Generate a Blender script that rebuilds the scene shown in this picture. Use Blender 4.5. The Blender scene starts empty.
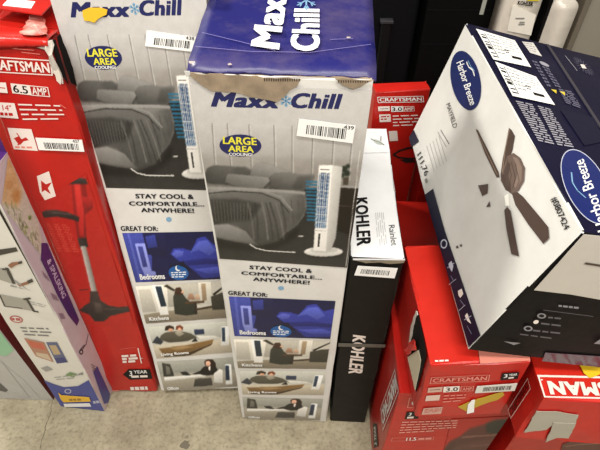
import bpy, bmesh, math, random
import numpy as np
from mathutils import Vector, Matrix
random.seed(7)
S = bpy.context.scene
COL = S.collection

# ------------------------------------------------------------------ camera, world, lights, exposure
FPX, PITCH, ROLL, CAMH = 489.2269, 45.0544, 0.2811, 1.5
cd = bpy.data.cameras.new('camera'); cam = bpy.data.objects.new('camera', cd); COL.objects.link(cam)
cd.sensor_fit = 'HORIZONTAL'; cd.sensor_width = 36.0; cd.lens = FPX * 36.0 / 600.0
cd.clip_start = 0.02
_a = math.radians(PITCH); _r = math.radians(ROLL)
FW = Vector((0, math.cos(_a), -math.sin(_a))); UP = Vector((0, math.sin(_a), math.cos(_a))); RT = Vector((1, 0, 0))
# photo axes: rolled by ROLL
PX = RT * math.cos(_r) + UP * math.sin(_r)
PY = UP * math.cos(_r) - RT * math.sin(_r)
cam.matrix_world = Matrix(((PX.x, PY.x, -FW.x, 0), (PX.y, PY.y, -FW.y, 0), (PX.z, PY.z, -FW.z, CAMH), (0, 0, 0, 1)))
S.camera = cam
S.view_settings.view_transform = 'Standard'; S.view_settings.look = 'None'
S.view_settings.gamma = 1.0; S.view_settings.use_curve_mapping = False
S.view_settings.exposure = -0.08

world = bpy.data.worlds.new('store_world'); S.world = world; world.use_nodes = True
bgn = world.node_tree.nodes['Background']
bgn.inputs[0].default_value = (1.0, 0.96, 0.90, 1); bgn.inputs[1].default_value = 0.30

def area(name, loc, target, sx, sy, power, col):
    l = bpy.data.lights.new(name, 'AREA'); l.shape = 'RECTANGLE'; l.size = sx; l.size_y = sy
    l.energy = power; l.color = col
    o = bpy.data.objects.new(name, l); COL.objects.link(o); o.location = loc
    o.rotation_euler = (Vector(target) - Vector(loc)).to_track_quat('-Z', 'Y').to_euler()
    return o
# the store's long ceiling strip lights over the aisle
area('ceiling_strip_light_aisle', (-0.25, -0.25, 3.5), (-0.1, 0.6, 0.2), 2.4, 0.35, 92, (1.0, 0.955, 0.88))
area('ceiling_strip_light_shelf', (0.3, -1.5, 3.0), (0.0, 0.6, 0.1), 2.2, 0.3, 78, (1.0, 0.955, 0.88))

area('ceiling_strip_light_next_aisle', (-2.7, 2.35, 3.5), (0.3, 0.7, 0.8), 0.7, 0.3, 170, (1.0, 0.955, 0.88))

# ------------------------------------------------------------------ materials
def lin(c):
    c /= 255.0
    return c / 12.92 if c <= 0.04045 else ((c + 0.055) / 1.055) ** 2.4
def rgb(t):
    if isinstance(t, str):
        t = tuple(int(t[i:i + 2], 16) for i in (0, 2, 4))
    return (lin(t[0]), lin(t[1]), lin(t[2]), 1)
MATS = {}
def mat(col, rough=0.42, var=0.06, scale=28.0, bump=0.03, metal=0.0, coat=0.0, spec=0.5):
    if max(col) < 60: spec = min(spec, 0.16)          # matt dark inks
    k = (col, rough, var, scale, bump, metal, coat, spec)
    if k in MATS: return MATS[k]
    m = bpy.data.materials.new('print_' + str(len(MATS))); m.use_nodes = True
    nt = m.node_tree; b = nt.nodes['Principled BSDF']
    tc = nt.nodes.new('ShaderNodeTexCoord')
    n = nt.nodes.new('ShaderNodeTexNoise'); n.inputs['Scale'].default_value = scale; n.inputs['Detail'].default_value = 5
    nt.links.new(tc.outputs['Object'], n.inputs['Vector'])
    c = rgb(col)
    mx = nt.nodes.new('ShaderNodeMix'); mx.data_type = 'RGBA'
    mx.inputs[6].default_value = tuple(max(0, v * (1 - var)) for v in c[:3]) + (1,)
    mx.inputs[7].default_value = tuple(min(1, v * (1 + var)) for v in c[:3]) + (1,)
    nt.links.new(n.outputs['Fac'], mx.inputs[0]); nt.links.new(mx.outputs[2], b.inputs['Base Color'])
    b.inputs['Roughness'].default_value = rough; b.inputs['Metallic'].default_value = metal
    b.inputs['Specular IOR Level'].default_value = spec; b.inputs['Coat Weight'].default_value = coat; b.inputs['Coat Roughness'].default_value = 0.25
    if bump:
        n2 = nt.nodes.new('ShaderNodeTexNoise'); n2.inputs['Scale'].default_value = 14; n2.inputs['Detail'].default_value = 3
        nt.links.new(tc.outputs['Object'], n2.inputs['Vector'])
        bp = nt.nodes.new('ShaderNodeBump'); bp.inputs['Strength'].default_value = bump * 4; bp.inputs['Distance'].default_value = 0.01
        nt.links.new(n2.outputs['Fac'], bp.inputs['Height']); nt.links.new(bp.outputs['Normal'], b.inputs['Normal'])
    MATS[k] = m
    return m
def mat_wear(base, worn, rough=0.4, amount=0.62, scale=9.0, stretch=(1, 1, 1)):
    """printed card with scuffed patches where the ink has rubbed"""
    k = ('wear', base, worn, rough, amount, scale)
    if k in MATS: return MATS[k]
    m = bpy.data.materials.new('worn_print_' + str(len(MATS))); m.use_nodes = True
    nt = m.node_tree; b = nt.nodes['Principled BSDF']
    tc = nt.nodes.new('ShaderNodeTexCoord'); mp = nt.nodes.new('ShaderNodeMapping'); mp.inputs['Scale'].default_value = stretch
    nt.links.new(tc.outputs['Object'], mp.inputs['Vector'])
    n = nt.nodes.new('ShaderNodeTexNoise'); n.inputs['Scale'].default_value = scale; n.inputs['Detail'].default_value = 8; n.inputs['Roughness'].default_value = 0.7
    nt.links.new(mp.outputs[0], n.inputs['Vector'])
    cr = nt.nodes.new('ShaderNodeValToRGB'); cr.color_ramp.elements[0].position = amount - 0.12; cr.color_ramp.elements[1].position = amount + 0.16
    cr.color_ramp.elements[0].color = rgb(base); cr.color_ramp.elements[1].color = rgb(worn)
    nt.links.new(n.outputs['Fac'], cr.inputs[0]); nt.links.new(cr.outputs[0], b.inputs['Base Color'])
    b.inputs['Roughness'].default_value = rough; b.inputs['Specular IOR Level'].default_value = 0.16 if max(base) < 60 else 0.42
    bp = nt.nodes.new('ShaderNodeBump'); bp.inputs['Strength'].default_value = 0.2; bp.inputs['Distance'].default_value = 0.006
    n2 = nt.nodes.new('ShaderNodeTexNoise'); n2.inputs['Scale'].default_value = 11; nt.links.new(tc.outputs['Object'], n2.inputs['Vector'])
    nt.links.new(n2.outputs['Fac'], bp.inputs['Height']); nt.links.new(bp.outputs['Normal'], b.inputs['Normal'])
    MATS[k] = m
    return m
def mat_concrete():
    m = bpy.data.materials.new('concrete'); m.use_nodes = True; nt = m.node_tree; b = nt.nodes['Principled BSDF']
    tc = nt.nodes.new('ShaderNodeTexCoord')
    def noise(sc, det, ro):
        n = nt.nodes.new('ShaderNodeTexNoise'); n.inputs['Scale'].default_value = sc; n.inputs['Detail'].default_value = det; n.inputs['Roughness'].default_value = ro
        nt.links.new(tc.outputs['Object'], n.inputs['Vector']); return n
    a = noise(7, 9, 0.68)
    cr = nt.nodes.new('ShaderNodeValToRGB'); cr.color_ramp.elements[0].position = 0.30; cr.color_ramp.elements[1].position = 0.70
    cr.color_ramp.elements[0].color = rgb((126, 116, 93)); cr.color_ramp.elements[1].color = rgb((180, 171, 146))
    nt.links.new(a.outputs['Fac'], cr.inputs[0])
    f = noise(90, 4, 0.6)
    cr2 = nt.nodes.new('ShaderNodeValToRGB'); cr2.color_ramp.elements[0].position = 0.28; cr2.color_ramp.elements[1].position = 0.52
    cr2.color_ramp.elements[0].color = (0.60, 0.58, 0.54, 1); cr2.color_ramp.elements[1].color = (1, 1, 1, 1)
    nt.links.new(f.outputs['Fac'], cr2.inputs[0])
    mu = nt.nodes.new('ShaderNodeMix'); mu.data_type = 'RGBA'; mu.blend_type = 'MULTIPLY'; mu.inputs[0].default_value = 1
    nt.links.new(cr.outputs[0], mu.inputs[6]); nt.links.new(cr2.outputs[0], mu.inputs[7])
    nt.links.new(mu.outputs[2], b.inputs['Base Color'])
    b.inputs['Roughness'].default_value = 0.62
    bp = nt.nodes.new('ShaderNodeBump'); bp.inputs['Strength'].default_value = 0.25; bp.inputs['Distance'].default_value = 0.003
    nt.links.new(f.outputs['Fac'], bp.inputs['Height']); nt.links.new(bp.outputs['Normal'], b.inputs['Normal'])
    return m
def mat_flutes(col):
    """bare corrugated board: fine ribs"""
    m = bpy.data.materials.new('corrugated_board'); m.use_nodes = True; nt = m.node_tree; b = nt.nodes['Principled BSDF']
    tc = nt.nodes.new('ShaderNodeTexCoord')
    w = nt.nodes.new('ShaderNodeTexWave'); w.inputs['Scale'].default_value = 75; w.inputs['Distortion'].default_value = 1.2
    nt.links.new(tc.outputs['Object'], w.inputs['Vector'])
    n = nt.nodes.new('ShaderNodeTexNoise'); n.inputs['Scale'].default_value = 40; n.inputs['Detail'].default_value = 6
    nt.links.new(tc.outputs['Object'], n.inputs['Vector'])
    c = rgb(col)
    cr = nt.nodes.new('ShaderNodeValToRGB')
    cr.color_ramp.elements[0].position = 0.3; cr.color_ramp.elements[1].position = 0.7
    cr.color_ramp.elements[0].color = tuple(v * 0.62 for v in c[:3]) + (1,); cr.color_ramp.elements[1].color = tuple(min(1, v * 1.15) for v in c[:3]) + (1,)
    nt.links.new(n.outputs['Fac'], cr.inputs[0]); nt.links.new(cr.outputs[0], b.inputs['Base Color'])
    b.inputs['Roughness'].default_value = 0.85
    bp = nt.nodes.new('ShaderNodeBump'); bp.inputs['Strength'].default_value = 0.22; bp.inputs['Distance'].default_value = 0.002
    nt.links.new(w.outputs['Fac'], bp.inputs['Height']); nt.links.new(bp.outputs['Normal'], b.inputs['Normal'])
    return m
def mat_film(rough=0.12, alpha=0.22):
    """clear packing tape"""
    m = bpy.data.materials.new('clear_tape'); m.use_nodes = True; b = m.node_tree.nodes['Principled BSDF']
    b.inputs['Base Color'].default_value = (0.85, 0.83, 0.78, 1); b.inputs['Roughness'].default_value = rough
    b.inputs['Alpha'].default_value = alpha
    return m

WHITE = mat((226, 225, 222)); INK = mat((22, 21, 22)); PAPER = mat((232, 231, 228), rough=0.6)
FLUTE = mat_flutes((148, 130, 108)); FILM = mat_film()

# ------------------------------------------------------------------ helpers
def link(name, me, parent=None):
    o = bpy.data.objects.new(name, me); COL.objects.link(o)
    if parent: o.parent = parent
    return o
def tag(o, label, cat, group=None, kind=None):
    if label: o['label'] = label
    if cat: o['category'] = cat
    if group: o['group'] = group
    if kind: o['kind'] = kind
    return o
def rotm(yaw, tx, ty):
    return (Matrix.Rotation(math.radians(yaw), 3, 'Z') @ Matrix.Rotation(math.radians(tx), 3, 'X') @ Matrix.Rotation(math.radians(ty), 3, 'Y'))
def pray(x, y):
    return FW + PX * ((x - 300) / FPX) - PY * ((y - 225) / FPX)
CAM = Vector((0, 0, CAMH))

class Box:
    """a carton: Empty at its lower front left corner; local x width, y depth, z height"""
    def __init__(s, name, org, dims, yaw, tx, ty, label, cat='box', group=None):
        s.o = Vector(org); s.D = dims; s.R = rotm(yaw, tx, ty); s.Ri = s.R.transposed()
        e = bpy.data.objects.new(name, None); COL.objects.link(e); e.empty_display_size = 0.05
        e.location = org; e.rotation_euler = s.R.to_euler()
        tag(e, label, cat, group); s.e = e
    def ab(s, face, x, y):
        """photo point -> 2D place on one face of the carton (metres)"""
        d = s.Ri @ pray(x, y); c = s.Ri @ (CAM - s.o)
        ax, val = {'F': (1, 0), 'T': (2, s.D[2]), 'L': (0, 0), 'R': (0, s.D[0])}[face]
        t = (val - c[ax]) / d[ax]; p = c + d * t
        return {'F': (p.x, p.z), 'T': (p.x, p.y), 'L': (p.y, p.z), 'R': (p.y, p.z)}[face]
    def clamp(s, face, a, b, m=-0.0015):
        """keep print inside its face"""
        A, B_ = {'F': (s.D[0], s.D[2]), 'T': (s.D[0], s.D[1]), 'L': (s.D[1], s.D[2]), 'R': (s.D[1], s.D[2])}[face]
        return min(A + m, max(-m, a)), min(B_ + m, max(-m, b))
    def xyz(s, face, a, b, off):
        return {'F': (a, -off, b), 'T': (a, b, s.D[2] + off), 'L': (-off, a, b), 'R': (s.D[0] + off, a, b)}[face]

TEXT = {}
def text_mesh(body, bold, shear):
    k = (body, bold, shear)
    if k in TEXT: return TEXT[k]
    c = bpy.data.curves.new('lettering', 'FONT'); c.body = body; c.size = 1; c.shear = shear
    c.resolution_u = 3; c.fill_mode = 'FRONT'; c.space_character = 0.95 + bold * 2.6
    o = bpy.data.objects.new('lettering', c); COL.objects.link(o)
    dg = bpy.context.evaluated_depsgraph_get()
    me = bpy.data.meshes.new_from_object(o.evaluated_get(dg))
    vs = [tuple(v.co[:2]) for v in me.vertices]; fs = [tuple(p.vertices) for p in me.polygons]
    bpy.data.objects.remove(o); bpy.data.curves.remove(c); bpy.data.meshes.remove(me)
    if bold:                                           # heavier stroke: overlapping shifted outlines
        n0 = len(vs); v0 = list(vs); f0 = list(fs); vs = []; fs = []
        for i, (dx, dy) in enumerate(((0, 0), (-1, -.5), (1, -.5), (-1, .5), (1, .5))):
            vs += [(x + dx * bold, y + dy * bold) for x, y in v0]; fs += [tuple(q + i * n0 for q in f) for f in f0]
    x0 = min(v[0] for v in vs); x1 = max(v[0] for v in vs); y0 = min(v[1] for v in vs); y1 = max(v[1] for v in vs)
    vs = [((v[0] - x0) / (x1 - x0), (v[1] - y0) / (y1 - y0)) for v in vs]
    TEXT[k] = (vs, fs); return TEXT[k]

def bil(q, u, v):
    (x0, y0), (x1, y1), (x2, y2), (x3, y3) = q    # bl br tr tl
    return ((x0 * (1 - u) + x1 * u) * (1 - v) + (x3 * (1 - u) + x2 * u) * v, (y0 * (1 - u) + y1 * u) * (1 - v) + (y3 * (1 - u) + y2 * u) * v)

class Print:
    """flat print or sticker on one face; built up in thin layers"""
    def __init__(s, box, face, name, src=None, base=0.0007, step=0.00005, label=None, stretch=1.0):
        s.b = box; s.f = face; s.n = name; s.src = src or box; s.v = []; s.p = []; s.mi = []; s.mats = []; s.k = 0
        s.base = base; s.step = step; s.label = label; s.st = stretch
    def m(s, mt):
        if mt not in s.mats: s.mats.append(mt)
        return s.mats.index(mt)
    def P(s, x, y):
        a, b = s.src.ab(s.f, x, y); return (a, b * s.st)
    def raw(s, pts, faces, mt):
        off = s.base + s.step * s.k; i0 = len(s.v)
        s.v += [s.b.xyz(s.f, *s.b.clamp(s.f, a, b), off) for a, b in pts]
        for f in faces: s.p.append(tuple(i0 + i for i in f)); s.mi.append(s.m(mt))
    def poly(s, px, mt, up=1):
        s.k += up; pts = [s.P(*q) for q in px]; s.raw(pts, [tuple(range(len(pts)))], mt); return s
    def quad_uv(s, q, uv, mt, up=1):
        s.k += up; Q = [s.P(*p) for p in q]; pts = [bil(Q, u, v) for u, v in uv]; s.raw(pts, [tuple(range(len(pts)))], mt); return s
    def ell(s, c, a, b, mt, n=28, up=1):
        return s.poly([(c[0] + a[0] * math.cos(t) + b[0] * math.sin(t), c[1] + a[1] * math.cos(t) + b[1] * math.sin(t)) for t in [2 * math.pi * i / n for i in range(n)]], mt, up)
    def line(s, pts, w, mt, up=1):
        s.k += up
        P = [Vector(s.P(*q)) for q in pts]
        for i in range(len(P) - 1):
            d = (P[i + 1] - P[i]).normalized(); n = Vector((-d.y, d.x)) * w / 2; e = d * w * 0.25
            s.raw([tuple(P[i] - e + n), tuple(P[i] - e - n), tuple(P[i + 1] + e - n), tuple(P[i + 1] + e + n)], [(0, 1, 2, 3)], mt)
        return s
    def txt(s, body, q, mt, bold=0.0, shear=0.0, up=1):
        """q: photo corners bl br tr tl of the lettering"""
        s.k += up; Q = [s.P(*p) for p in q]; vs, fs = text_mesh(body, bold, shear)
        n = 5 if bold else 1; nv, nf = len(vs) // n, len(fs) // n
        for i in range(n):                                 # each outline a hair above the last
            s.raw([bil(Q, u, v) for u, v in vs[i * nv:(i + 1) * nv]], [tuple(q - i * nv for q in f) for f in fs[i * nf:(i + 1) * nf]], mt); s.k += 0.4
        return s
    def frame(s, q, t, mt, up=1):
        """outline of a quad, t = line width (m)"""
        s.k += up; Q = [Vector(s.P(*p)) for p in q]; c = sum(Q, Vector((0, 0))) / 4
        lu = (Q[1] - Q[0]).length; lv = (Q[3] - Q[0]).length; tu = t / lu; tv = t / lv
        Qt = [tuple(x) for x in Q]
        o = [bil(Qt, u, v) for u, v in ((0, 0), (1, 0), (1, 1), (0, 1))]; i = [bil(Qt, u, v) for u, v in ((tu, tv), (1 - tu, tv), (1 - tu, 1 - tv), (tu, 1 - tv))]
        s.raw(o + i, [(0, 1, 5, 4), (1, 2, 6, 5), (2, 3, 7, 6), (3, 0, 4, 7)], mt); return s
    def bars(s, q, mt, n=26, seed=1, up=1):
        """a barcode"""
        rnd = random.Random(seed); s.k += up; Q = [s.P(*p) for p in q]; x = 0.0; ws = [rnd.choice((1, 1, 1.6, 2.4)) for _ in range(2 * n)]; tot = sum(ws)
        for i, w in enumerate(ws):
            if i % 2 == 0:
                s.raw([bil(Q, u, v) for u, v in ((x / tot, 0), ((x + w) / tot, 0), ((x + w) / tot, 1), (x / tot, 1))], [(0, 1, 2, 3)], mt)
            x += w
        return s
    def rows(s, q, n, mt, fill=0.5, seed=1, words=5, up=1):
        """lines of small print too small to read, as word-length dashes"""
        rnd = random.Random(seed); s.k += up; Q = [s.P(*p) for p in q]
        for r in range(n):
            v1 = 1 - r / n; v0 = v1 - fill / n; x = 0
            while x < 0.97:
                w = rnd.uniform(0.5, 1.3) / words; e = min(1, x + w)
                if r == n - 1 and x > 0.6: break
                s.raw([bil(Q, u, v) for u, v in ((x, v0), (e, v0), (e, v1), (x, v1))], [(0, 1, 2, 3)], mt); x = e + 0.22 / words
        return s
    def done(s, parent=None):
        me = bpy.data.meshes.new(s.n); me.from_pydata(s.v, [], s.p)
        for m in s.mats: me.materials.append(m)
        me.polygons.foreach_set('material_index', s.mi); me.update()
        # printed side faces outward
        nrm = {'F': Vector((0, -1, 0)), 'T': Vector((0, 0, 1)), 'L': Vector((-1, 0, 0)), 'R': Vector((1, 0, 0))}[s.f]
        bm = bmesh.new(); bm.from_mesh(me)
        for f in bm.faces:
            f.normal_update()
            if f.normal.dot(nrm) < 0: f.normal_flip()
        bm.to_mesh(me); bm.free()
        o = link(s.n, me, parent or s.b.e)
        if s.label: o['label'] = s.label
        if s.n in ('small_print', 'feature_text', 'instruction_text', 'lid_crease', 'crease_scuff', 'exposed_flute', 'feature_icons', 'tiny_icon', 'burst_icon', 'duct_tape_slits', 'spec_panel', 'plant_icon', 'feature_labels'): o['kind'] = 'stuff'
        return o

class Canvas:
    """a printed picture, painted as soft-edged shapes; coordinates are photo coordinates of the print"""
    def __init__(s, x0, y0, x1, y1, base, k=3):
        s.x0, s.y0, s.k = x0, y0, k; s.W = int((x1 - x0) * k); s.H = int((y1 - y0) * k)
        s.X, s.Y = np.meshgrid(x0 + (np.arange(s.W) + .5) / k, y0 + (np.arange(s.H) + .5) / k)
        s.im = np.zeros((s.H, s.W, 3)) + np.array(base, float)
    def blur(s, m, r):
        n = max(1, int(r * s.k))
        for _ in range(2):
            for ax in (0, 1):
                p = np.pad(m, [(n, n) if a == ax else (0, 0) for a in (0, 1)], mode='edge'); c = np.cumsum(p, axis=ax)
                c = np.concatenate([np.zeros_like(np.take(c, [0], ax)), c], ax); L = m.shape[ax]
                m = (np.take(c, range(2 * n + 1, 2 * n + 1 + L), ax) - np.take(c, range(0, L), ax)) / (2 * n + 1)
        return m
    def put(s, m, c0, c1, d, a):
        c0 = np.array(c0, float)
        if c1 is None: col = c0
        else:
            t = s.X * d[0] + s.Y * d[1]; sel = m > .3
            if not sel.any(): return s
            lo, hi = t[sel].min(), t[sel].max(); t = np.clip((t - lo) / (hi - lo + 1e-6), 0, 1)[..., None]; col = c0 * (1 - t) + np.array(c1, float) * t
        m = (m * a)[..., None]; s.im = s.im * (1 - m) + col * m; return s
    def poly(s, P, c0, c1=None, d=(0, 1), soft=.45, a=1.0):
        m = np.zeros((s.H, s.W), bool)
        for (xa, ya), (xb, yb) in zip(P, P[1:] + P[:1]):
            if ya == yb: continue
            m ^= ((ya > s.Y) != (yb > s.Y)) & (s.X < (xb - xa) * (s.Y - ya) / (yb - ya) + xa)
        return s.put(s.blur(m.astype(float), soft) if soft else m.astype(float), c0, c1, d, a)
    def ell(s, c, rx, ry, c0, c1=None, d=(0, 1), soft=.45, a=1.0):
        return s.poly([(c[0] + rx * math.cos(t), c[1] + ry * math.sin(t)) for t in [6.2832 * i / 30 for i in range(30)]], c0, c1, d, soft, a)
    def line(s, P, w, c0, soft=.35, a=1.0):
        m = np.zeros((s.H, s.W))
        for (xa, ya), (xb, yb) in zip(P, P[1:]):
            dx, dy = xb - xa, yb - ya; t = np.clip(((s.X - xa) * dx + (s.Y - ya) * dy) / (dx * dx + dy * dy + 1e-9), 0, 1)
            m = np.maximum(m, np.clip((w / 2 - np.hypot(s.X - xa - t * dx, s.Y - ya - t * dy)) * s.k / 1.5 + .5, 0, 1))
        return s.put(m, c0, None, None, a)
    def grain(s, amp, cell, seed=1):
        r = np.random.RandomState(seed); n = r.rand(int(s.H / s.k / cell) + 3, int(s.W / s.k / cell) + 3) - .5
        yy = np.arange(s.H) / s.k / cell; xx = np.arange(s.W) / s.k / cell; yi = yy.astype(int); xi = xx.astype(int); fy = (yy - yi)[:, None]; fx = (xx - xi)[None]
        v = n[yi][:, xi] * (1 - fy) * (1 - fx) + n[yi + 1][:, xi] * fy * (1 - fx) + n[yi][:, xi + 1] * (1 - fy) * fx + n[yi + 1][:, xi + 1] * fy * fx
        s.im = np.clip(s.im + v[..., None] * amp, 0, 255); return s
_pm = []
def print_mat(rough=.42):
    """ink colours carried by the print's own colour layer"""
    if not _pm:
        m = bpy.data.materials.new('printed_picture'); m.use_nodes = True; nt = m.node_tree; b = nt.nodes['Principled BSDF']
        at_ = nt.nodes.new('ShaderNodeVertexColor'); at_.layer_name = 'ink'
        nt.links.new(at_.outputs['Color'], b.inputs['Base Color']); b.inputs['Roughness'].default_value = rough; _pm.append(m)
    return _pm[0]
def picture(box, face, name, cv, q, res=1.0, src=None, stretch=1.0, base=0.0008, parent=None, label=None):
    """lay a Canvas on a carton face as a fine mesh; q: photo corners bl br tr tl of the print"""
    src = src or box; Q = [src.ab(face, *p) for p in q]
    lx = max(math.hypot(q[1][0] - q[0][0], q[1][1] - q[0][1]), math.hypot(q[2][0] - q[3][0], q[2][1] - q[3][1])); ly = max(math.hypot(q[3][0] - q[0][0], q[3][1] - q[0][1]), math.hypot(q[2][0] - q[1][0], q[2][1] - q[1][1]))
    nx, ny = max(4, int(lx / res)), max(4, int(ly / res)); vs = []; cols = []
    for j in range(ny + 1):
        for i in range(nx + 1):
            a, b = bil(Q, i / nx, j / ny); vs.append(box.xyz(face, *box.clamp(face, a, b * stretch), base))
            w = src.R @ Vector(src.xyz(face, a, b, 0)) + src.o - CAM; z = w.dot(FW); px = 300 + FPX * w.dot(PX) / z; py = 225 - FPX * w.dot(PY) / z
            xi = min(cv.W - 1, max(0, int((px - cv.x0) * cv.k))); yi = min(cv.H - 1, max(0, int((py - cv.y0) * cv.k))); cols.append(cv.im[yi, xi])
    fs = [(j * (nx + 1) + i, j * (nx + 1) + i + 1, (j + 1) * (nx + 1) + i + 1, (j + 1) * (nx + 1) + i) for j in range(ny) for i in range(nx)]
    me = bpy.data.meshes.new(name); me.from_pydata(vs, [], fs); me.materials.append(print_mat())
    c = np.clip(np.array(cols) / 255.0, 0, 1); c = np.where(c <= .04045, c / 12.92, ((c + .055) / 1.055) ** 2.4)
    ca = me.color_attributes.new('ink', 'FLOAT_COLOR', 'POINT'); ca.data.foreach_set('color', np.concatenate([c, np.ones((len(c), 1))], 1).astype(np.float32).ravel())
    nrm = {'F': Vector((0, -1, 0)), 'T': Vector((0, 0, 1)), 'L': Vector((-1, 0, 0)), 'R': Vector((1, 0, 0))}[face]
    if me.polygons[0].normal.dot(nrm) < 0: me.flip_normals()
    o = link(name, me, parent or box.e)
    if label: o['label'] = label
    return o

def carton(box, name, mats, dims=None, seg=0.05, bev=0.004, dent=0.0012, seed=1, warp=None, parent=None):
    """rounded, slightly dented carton shell. mats: dict face -> material with '*' default"""
    w, d, h = dims or box.D
    bm = bmesh.new(); bmesh.ops.create_cube(bm, size=1)
    for v in bm.verts: v.co = Vector(((v.co.x + .5) * w, (v.co.y + .5) * d, (v.co.z + .5) * h))
    for ax, L in ((0, w), (1, d), (2, h)):
        n = max(2, min(14, int(L / seg)))
        for i in range(1, n):
            co = [0, 0, 0]; no = [0, 0, 0]; co[ax] = L * i / n; no[ax] = 1
            bmesh.ops.bisect_plane(bm, geom=bm.verts[:] + bm.edges[:] + bm.faces[:], plane_co=co, plane_no=no)
    sharp = [e for e in bm.edges if len(e.link_faces) == 2 and e.calc_face_angle(0) > 1]
    bmesh.ops.bevel(bm, geom=sharp, offset=bev, segments=2, profile=0.6, affect='EDGES')
    rnd = random.Random(seed); cen = Vector((w / 2, d / 2, h / 2))
    for v in bm.verts:
        k = sum(1 for c, L in zip(v.co, (w, d, h)) if c < bev * 1.2 or c > L - bev * 1.2)
        amp = dent * (1.6 if k >= 2 else 0.7)
        dirv = Vector([(1 if c < L * .5 else -1) if (c < bev * 1.2 or c > L - bev * 1.2) else 0 for c, L in zip(v.co, (w, d, h))])
        v.co += dirv * rnd.random() * amp
        if warp: v.co = Vector(warp(v.co.x, v.co.y, v.co.z))
    order = []
    me = bpy.data.meshes.new(name)
    def idx(mt):
        if mt not in order: order.append(mt)
        return order.index(mt)
    bm.normal_update()
    for f in bm.faces:
        n = f.normal; c = f.calc_center_median()
        if abs(n.z) >= abs(n.x) and abs(n.z) >= abs(n.y): key = 'T' if n.z > 0 else 'B'
        elif abs(n.y) >= abs(n.x): key = 'F' if n.y < 0 else 'K'
        else: key = 'R' if n.x > 0 else 'L'
        f.material_index = idx(mats.get(key, mats['*'])); f.smooth = False
    bm.to_mesh(me); bm.free()
    for m in order: me.materials.append(m)
    return link(name, me, parent or box.e)

def slab(box, face, name, px, thick, mt, off=0.0012, jag=0.0, seed=3, lift=None, parent=None, label=None):
    """a thick ragged piece (torn card, tape, sticker, flap) lying on a face"""
    rnd = random.Random(seed); P = [Vector(box.ab(face, *q)) for q in px]
    if jag:
        Q = []
        for i, p in enumerate(P):
            q = P[(i + 1) % len(P)]; L = (q - p).length; n = max(1, int(L / 0.008)); Q.append(p)
            for j in range(1, n):
                t = j / n; d = (q - p).normalized(); Q.append(p.lerp(q, t) + Vector((-d.y, d.x)) * rnd.uniform(-jag, jag))
        P = Q
    n = len(P); vs = []
    for k in (off + thick, off):
        for p in P:
            z = lift(p) if lift else 0
            vs.append(box.xyz(face, *box.clamp(face, p.x, p.y, 0.003), k + z))
    fs = [tuple(range(n)), tuple(range(2 * n - 1, n - 1, -1))] + [(i, i + n, (i + 1) % n + n, (i + 1) % n) for i in range(n)]
    me = bpy.data.meshes.new(name); me.from_pydata(vs, [], fs); me.materials.append(mt); me.update()
    bm = bmesh.new(); bm.from_mesh(me); bmesh.ops.recalc_face_normals(bm, faces=bm.faces); bm.to_mesh(me); bm.free()
    o = link(name, me, parent or box.e)
    if label: o['label'] = label
    return o

# ------------------------------------------------------------------ setting
def plane(name, pts, mt, kind='structure'):
    me = bpy.data.meshes.new(name); me.from_pydata(pts, [], [tuple(range(len(pts)))]); me.materials.append(mt)
    o = link(name, me); o['kind'] = kind; return o
def solid(name, x0, x1, y0, y1, z0, z1, mt, parent=None, bev=0.0):
    bm = bmesh.new(); bmesh.ops.create_cube(bm, size=1)
    for v in bm.verts: v.co = Vector((x0 if v.co.x < 0 else x1, y0 if v.co.y < 0 else y1, z0 if v.co.z < 0 else z1))
    if bev: bmesh.ops.bevel(bm, geom=bm.edges[:], offset=bev, segments=3, profile=0.5, affect='EDGES')
    me = bpy.data.meshes.new(name); bm.to_mesh(me); bm.free(); me.materials.append(mt)
    return link(name, me, parent)

floor = solid('floor', -5, 5, -4, 4.0, -0.1, 0.0, mat_concrete()); tag(floor, 'bare beige concrete store floor with a thin crack', 'floor', kind='structure')
wall = solid('wall_back', -5, 5, 3.0, 3.1, 0, 4.0, mat((12, 12, 12), rough=0.7)); tag(wall, 'dark wall behind the stacked boxes', 'wall', kind='structure')
def floor_at(x, y):
    d = pray(x, y); t = -CAMH / d.z; return CAM + d * t
def floor_strip(name, px, w, mt, seed):
    rnd = random.Random(seed); P = [floor_at(*q) for q in px]; vs = []; fs = []
    Q = []
    for a, b in zip(P, P[1:]):
        for j in range(8): Q.append(a.lerp(b, j / 8) + Vector((rnd.uniform(-.002, .002), 0, 0)))
    Q.append(P[-1])
    for q in Q:
        ww = w * rnd.uniform(0.4, 1.2); vs += [(q.x - ww / 2, q.y, 0.0004), (q.x + ww / 2, q.y, 0.0004)]
    fs = [(2 * i, 2 * i + 1, 2 * i + 3, 2 * i + 2) for i in range(len(Q) - 1)]
    me = bpy.data.meshes.new(name); me.from_pydata(vs, [], fs); me.materials.append(mt); return link(name, me, floor)
floor_strip('floor_crack', [(53, 400), (50, 415), (44, 432), (39, 452)], 0.0022, mat((92, 84, 68), rough=0.9), 4)
def floor_spot(px, r, mt, seed):
    rnd = random.Random(seed); c = floor_at(*px); n = 14
    vs = [(c.x + r * rnd.uniform(.6, 1.1) * math.cos(6.283 * i / n), c.y + r * rnd.uniform(.6, 1.1) * math.sin(6.283 * i / n), 0.0003) for i in range(n)]
    me = bpy.data.meshes.new('floor_stain'); me.from_pydata(vs, [], [tuple(range(n))]); me.materials.append(mt); link('floor_stain', me, floor)
floor_spot((70, 423), 0.011, mat((140, 130, 108), rough=0.8), 1)
floor_spot((185, 445), 0.016, mat((104, 97, 82), rough=0.8), 2)
floor_spot((187, 437), 0.007, mat((124, 116, 98), rough=0.8), 3)

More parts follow.
